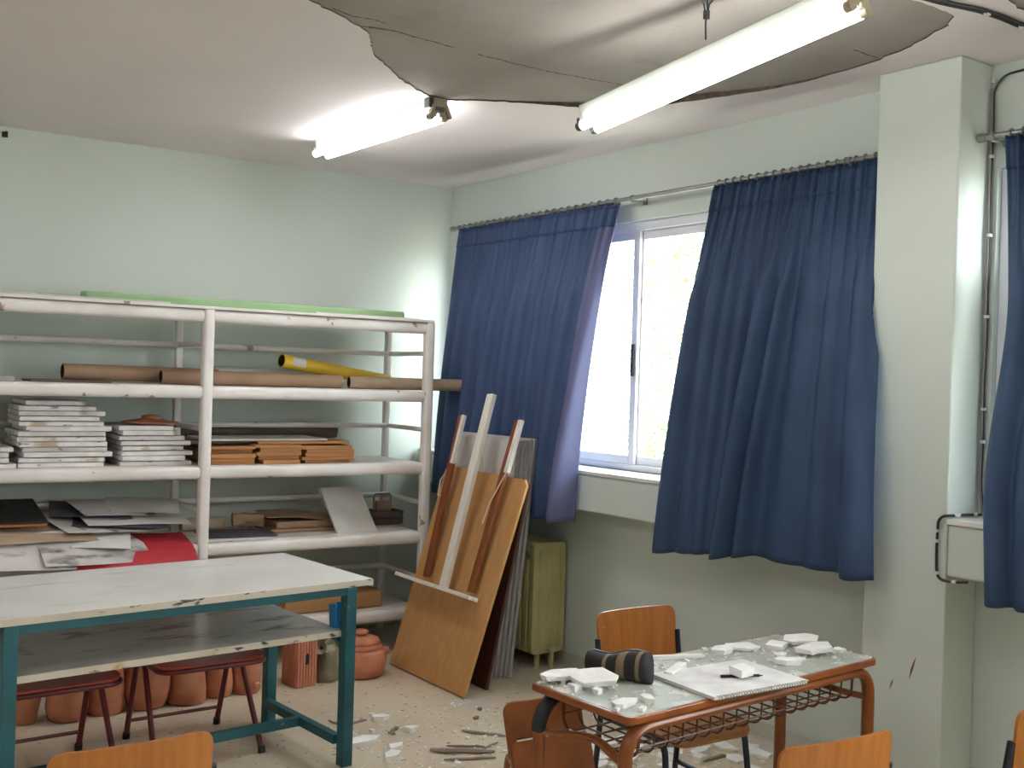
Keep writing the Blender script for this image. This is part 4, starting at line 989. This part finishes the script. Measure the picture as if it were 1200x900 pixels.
DP = [(-1.965, -3.785, .175, .085, .020, .15, 'long flat plaster piece overhanging the left back corner of the desk', (0, .03), .008),
      (-1.915, -3.905, .145, .115, .022, -.5, 'thick angular plaster slab propped in front of the striped pencil case', (.18, -.12), .022),
      (-1.985, -3.895, .060, .04, .022, .3, 'small plaster lump between the two big pieces on the left', (0, 0), 0),
      (-1.955, -3.955, .045, .03, .020, .9, 'small plaster crumb under the propped slab on the left', (0, 0), 0),
      (-1.968, -4.09, .105, .05, .018, .2, 'flat plaster piece by the front left corner of the desk', (0, 0), 0),
      (-1.885, -4.10, .036, .062, .022, -.2, 'narrow upright plaster block beside the front left corner piece', (0, 0), 0),
      (-1.958, -4.155, .035, .022, .014, .5, 'tiny plaster chip on the front left rim of the desk', (0, 0), 0),
      (-1.25, -3.795, .095, .062, .024, .2, 'rounded grey plaster lump left of the back row on the desk', (0, 0), 0),
      (-1.15, -3.795, .150, .075, .016, -.35, 'pale tapering plaster piece at the back edge of the desk', (.05, 0), .004),
      (-1.03, -3.85, .11, .09, .026, .6, 'plaster piece under the right hand heap on the desk', (0, 0), 0),
      (-.90, -3.85, .17, .09, .018, -.15, 'long white plaster piece at the back right corner of the desk', (.08, .0), .012),
      (-.965, -3.975, .19, .10, .022, .05, 'largest plaster slab lying at the front of the right heap', (-.02, .0), .012),
      (-1.155, -4.015, .135, .06, .022, -.30, 'wedge shaped plaster piece between notebook and right heap', (.0, .05), 0),
      (-1.10, -3.93, .06, .04, .014, .4, 'small flat plaster chip behind the wedge shaped piece', (0, 0), 0),
      (-.855, -3.99, .05, .04, .014, .4, 'small plaster chip near the right front rim of the desk', (0, 0), 0)]
for i, (x, y, wd, dp, th, rz, l, tl_, dz) in enumerate(DP): chunk('plaster_piece', (x, y, T_+dz), wd, dp, th*.8, rz, 40+i, l, 'plaster on the desk', tl_)
# straight white strips
o = MB().bar((-.13, 0, .006), (.13, 0, .006), .022, .012).build('plaster_strip', WHITEP, None, (-1.475, -3.76, T_), (0, 0, -.36), smooth=0, bevel=.001); tag(o, 'long thin white strip lying along the back of the desk', 'strip')
o = MB().bar((-.075, 0, .009), (.075, 0, .009), .03, .018).build('plaster_strip', PLAST, None, (-1.575, -3.90, T_), (0, 0, .48), smooth=0, bevel=.003); tag(o, 'short white strip just left of the notebook', 'strip')
# pencil case
pc = thing('pencil_case', 'dark striped zip pencil case slumped on the desk', 'pencil case', (-1.775, -3.845, T_), 1.85)
def caseprof(t):
    w_ = .045*(1-.25*abs(2*t-1)**3)
    h_ = .095-.03*t+.008*math.sin(7*t)
    if t < .06 or t > .94: w_ *= .72; h_ *= .82
    if t < .015 or t > .985: w_ *= .45; h_ *= .6
    return w_, h_
def case_seg(t0, t1, ns):
    q_ = MB(); vs = []; n = 18
    for i in range(ns+1):
        t = t0+(t1-t0)*i/ns; w_, h_ = caseprof(t); x = -.125+.25*t
        for k in range(n):
            a = 2*PI*k/n; cc, ss = math.cos(a), math.sin(a)
            y = w_*math.copysign(abs(cc)**.8, cc); z = h_/2+h_/2*math.copysign(abs(ss)**.75, ss)
            vs.append((x, y+.006*math.sin(5*t), z))
    fs_ = [(i*n+k, i*n+(k+1) % n, (i+1)*n+(k+1) % n, (i+1)*n+k) for i in range(ns) for k in range(n)]
    fs_ += [tuple(range(n-1, -1, -1)), tuple(ns*n+k for k in range(n))]
    return q_.add(vs, fs_)
for (a, b, tn) in ((0, .10, 0), (.10, .15, 1), (.15, .30, 0), (.30, .42, 1), (.42, .58, 0), (.58, .64, 1), (.64, 1, 0)):
    case_seg(a, b, max(3, int((b-a)*30))).build('striped_panel' if tn else 'dark_panel', CASE_T if tn else CASE_D, pc, smooth=60)
MB().tube([(-.115+.23*i/12, .006*math.sin(5*i/12), caseprof(i/12)[1]*.985) for i in range(13)], .005, 6).build('zip', BLACK, pc)
# notebook, pen, piece
nb = thing('notebook', 'large white spiral notebook covered in dust on the desk', 'notebook', (-1.493, -4.058, T_), -.05)
MB().bb((-.2, -.142, 0), (.2, .142, .010)).build('pages', WHITEP, nb, smooth=0, bevel=.001)
MB().bb((-.203, -.145, .010), (.203, .145, .012)).build('cover', GREYP if False else mat('dusty_cover', '#eae8e7', .8, '#d6d2d0', 12), nb, smooth=0)
q = MB()
for i in range(34):
    x = -.19+.38*i/33; q.tube([(x, -.145+.008*math.cos(a)-.002, .006+.008*math.sin(a)) for a in [2*PI*j/8 for j in range(9)]], .0012, 4, cap=False)
o = q.build('spiral', STEEL, nb)
o = MB().tube([(-.065, 0, .0045), (.065, 0, .0045)], .0045, 8).tube([(.065, 0, .0045), (.075, 0, .0045)], .002, 6).build('pen', BLACK, None, (-1.467, -4.08, T_+.0122), (0, 0, -.45)); tag(o, 'black pen under the plaster piece on the notebook', 'pen')
chunk('plaster_piece', (-1.47, -4.088, T_+.0225), .11, .075, .026, .2, 91, 'grey plaster piece lying across the pen on the notebook', 'plaster on the desk', (.0, .0))
# crumbs
def crumbs(name, n, area, z, sz, seed, label):
    rr = random.Random(seed); q_ = MB()
    for _ in range(n):
        x, y = area(rr); s_ = sz*rr.uniform(.4, 1.3)*(1 if rr.random() > .1 else 2)
        R3 = Rz(rr.uniform(0, 6)) @ Rx(rr.uniform(-.3, .3)); q_.box((x, y, z+s_*.25), (s_, s_*rr.uniform(.5, 1), s_*.5), R3)
    o_ = q_.build(name, PLAST, None, smooth=0); o_['kind'] = 'stuff'; return tag(o_, label, 'rubble')
def deskarea(rr):
    u = rr.uniform(.03, DL-.03); v = rr.uniform(.03, DW-.03)
    if rr.random() < .7: u = rr.choice((.1, .42, .78, 1.0))*DL*.95+rr.gauss(0, .07); v = DW*.55+rr.gauss(0, .1)
    u = max(.02, min(DL-.02, u)); v = max(.02, min(DW-.02, v)); c, s = math.cos(.0556), math.sin(.0556)
    return -2.035+c*u-s*v, -4.19+s*u+c*v
crumbs('plaster_crumbs', 420, deskarea, DH, .007, 3, 'fine plaster crumbs scattered over the desk top')
# ---------------------------------------------------------------- rubble on the floor
FP = [(-1.46, -1.79, .085, .05, 'flat white plaster chip on the open floor nearest the lidded pot'), (-1.42, -2.01, .075, .05, 'white plaster chip on the open floor in front of the easel board'),
      (-1.70, -2.05, .17, .085, 'large white plaster wedge on the floor beside the teal front leg'), (-1.607, -2.19, .105, .06, 'oval white plaster piece right of the large wedge on the floor'),
      (-1.675, -2.28, .12, .06, 'thick white plaster piece nearest the bottom of the picture beside the table')]
for i, (x, y, a, b, l) in enumerate(FP): chunk('plaster_piece', (x, y, 0), a, b, .024, .2*i-.2, 120+i, l, 'plaster on the open floor')
r = random.Random(77)
for i, (x, y) in enumerate(((-1.585, -1.926), (-1.50, -1.97), (-1.47, -1.95), (-1.52, -2.0), (-1.05, -2.01), (-.95, -1.9))):
    chunk('plaster_chip', (x, y, 0), .035, .025, .012, r.uniform(0, 3), 140+i, 'tiny grey plaster chip on the open floor in front of the easel', 'tiny chips on the open floor', mt_=(SPLINT if i > 0 else PLAST))
ud = [(-.85, -2.64), (-.91, -2.76), (-.75, -2.65), (-.84, -2.56), (-.81, -2.86), (-.57, -2.9), (-.53, -3.02), (-.235, -3.1), (-.51, -2.73), (-.22, -3.04), (-.95, -2.6), (-.7, -2.78), (-.66, -2.95), (-.45, -2.95),
      (-.38, -3.1), (-.3, -2.95), (-.98, -2.85), (-.72, -3.05), (-1.0, -2.7), (-.62, -2.62), (-.42, -3.25), (-.9, -3.1), (-1.1, -2.95), (-1.05, -3.15)]
for i, (x, y) in enumerate(ud):
    chunk('plaster_piece', (x, y, 0), r.uniform(.07, .17), r.uniform(.05, .1), r.uniform(.015, .03), r.uniform(0, 3), 200+i, 'white plaster shard in the rubble on the floor behind the dusty desk', 'rubble behind the desk', (0, 0))
SP = [((-1.221, -2.141), (-1.08, -2.31), .016, 'short weathered lath nearest the easel board in the rubble'), ((-1.39, -2.283), (-1.24, -2.384), .013, 'thin splinter above the thickest lath in the rubble'),
      ((-1.50, -2.303), (-1.26, -2.47), .026, 'thickest weathered lath on the floor left of the desk'), ((-1.50, -2.43), (-1.29, -2.52), .015, 'weathered lath lowest in the picture left of the desk'),
      ((-1.63, -1.775), (-1.53, -1.765), .014, 'dark splinter on the floor right behind the teal front leg'), ((-1.79, -1.72), (-1.74, -1.785), .012, 'dark splinter on the floor under the end of the table'),
      ((-1.69, -1.68), (-1.665, -1.765), .012, 'bent dark twig on the floor behind the teal front leg'), ((-1.35, -2.42), (-1.16, -2.36), .012, 'thin lath crossing the others left of the desk')]
for i, (a, b, wd, l) in enumerate(SP):
    a = Vector((*a, 0)); b = Vector((*b, 0)); c = (a+b)/2; q = MB(); rr = random.Random(i)
    pts_ = [a-c+(b-a)*t+Vector((rr.uniform(-.006, .006), rr.uniform(-.006, .006), wd*.45)) for t in (0, .25, .5, .75, 1)]
    q.tube(pts_, [wd*.3, wd*.55, wd*.5, wd*.55, wd*.25], 6, flat=.8); tag(q.build('wood_splinter', SPLINT, None, c, smooth=30), l, 'splinter', 'splinters on the floor')
for i in range(9):
    x, y = r.uniform(-1.05, -.35), r.uniform(-3.1, -2.45); a = r.uniform(-.7, .4); l_ = r.uniform(.12, .26)
    tag(MB().bar((-l_/2, 0, .006), (l_/2, 0, .006), .022, .011).build('wood_splinter', SPLINT, None, (x, y, 0), (0, 0, a), smooth=0, bevel=.002), 'weathered lath piece among the rubble on the floor behind the desk', 'splinter', 'laths in the rubble')
crumbs('floor_crumbs', 900, lambda rr: (rr.gauss(-.8, .35), rr.gauss(-2.75, .35)) if rr.random() < .75 else (rr.uniform(-1.75, -.9), rr.uniform(-2.5, -1.7)), 0, .010, 9, 'fine plaster rubble scattered on the terrazzo floor')
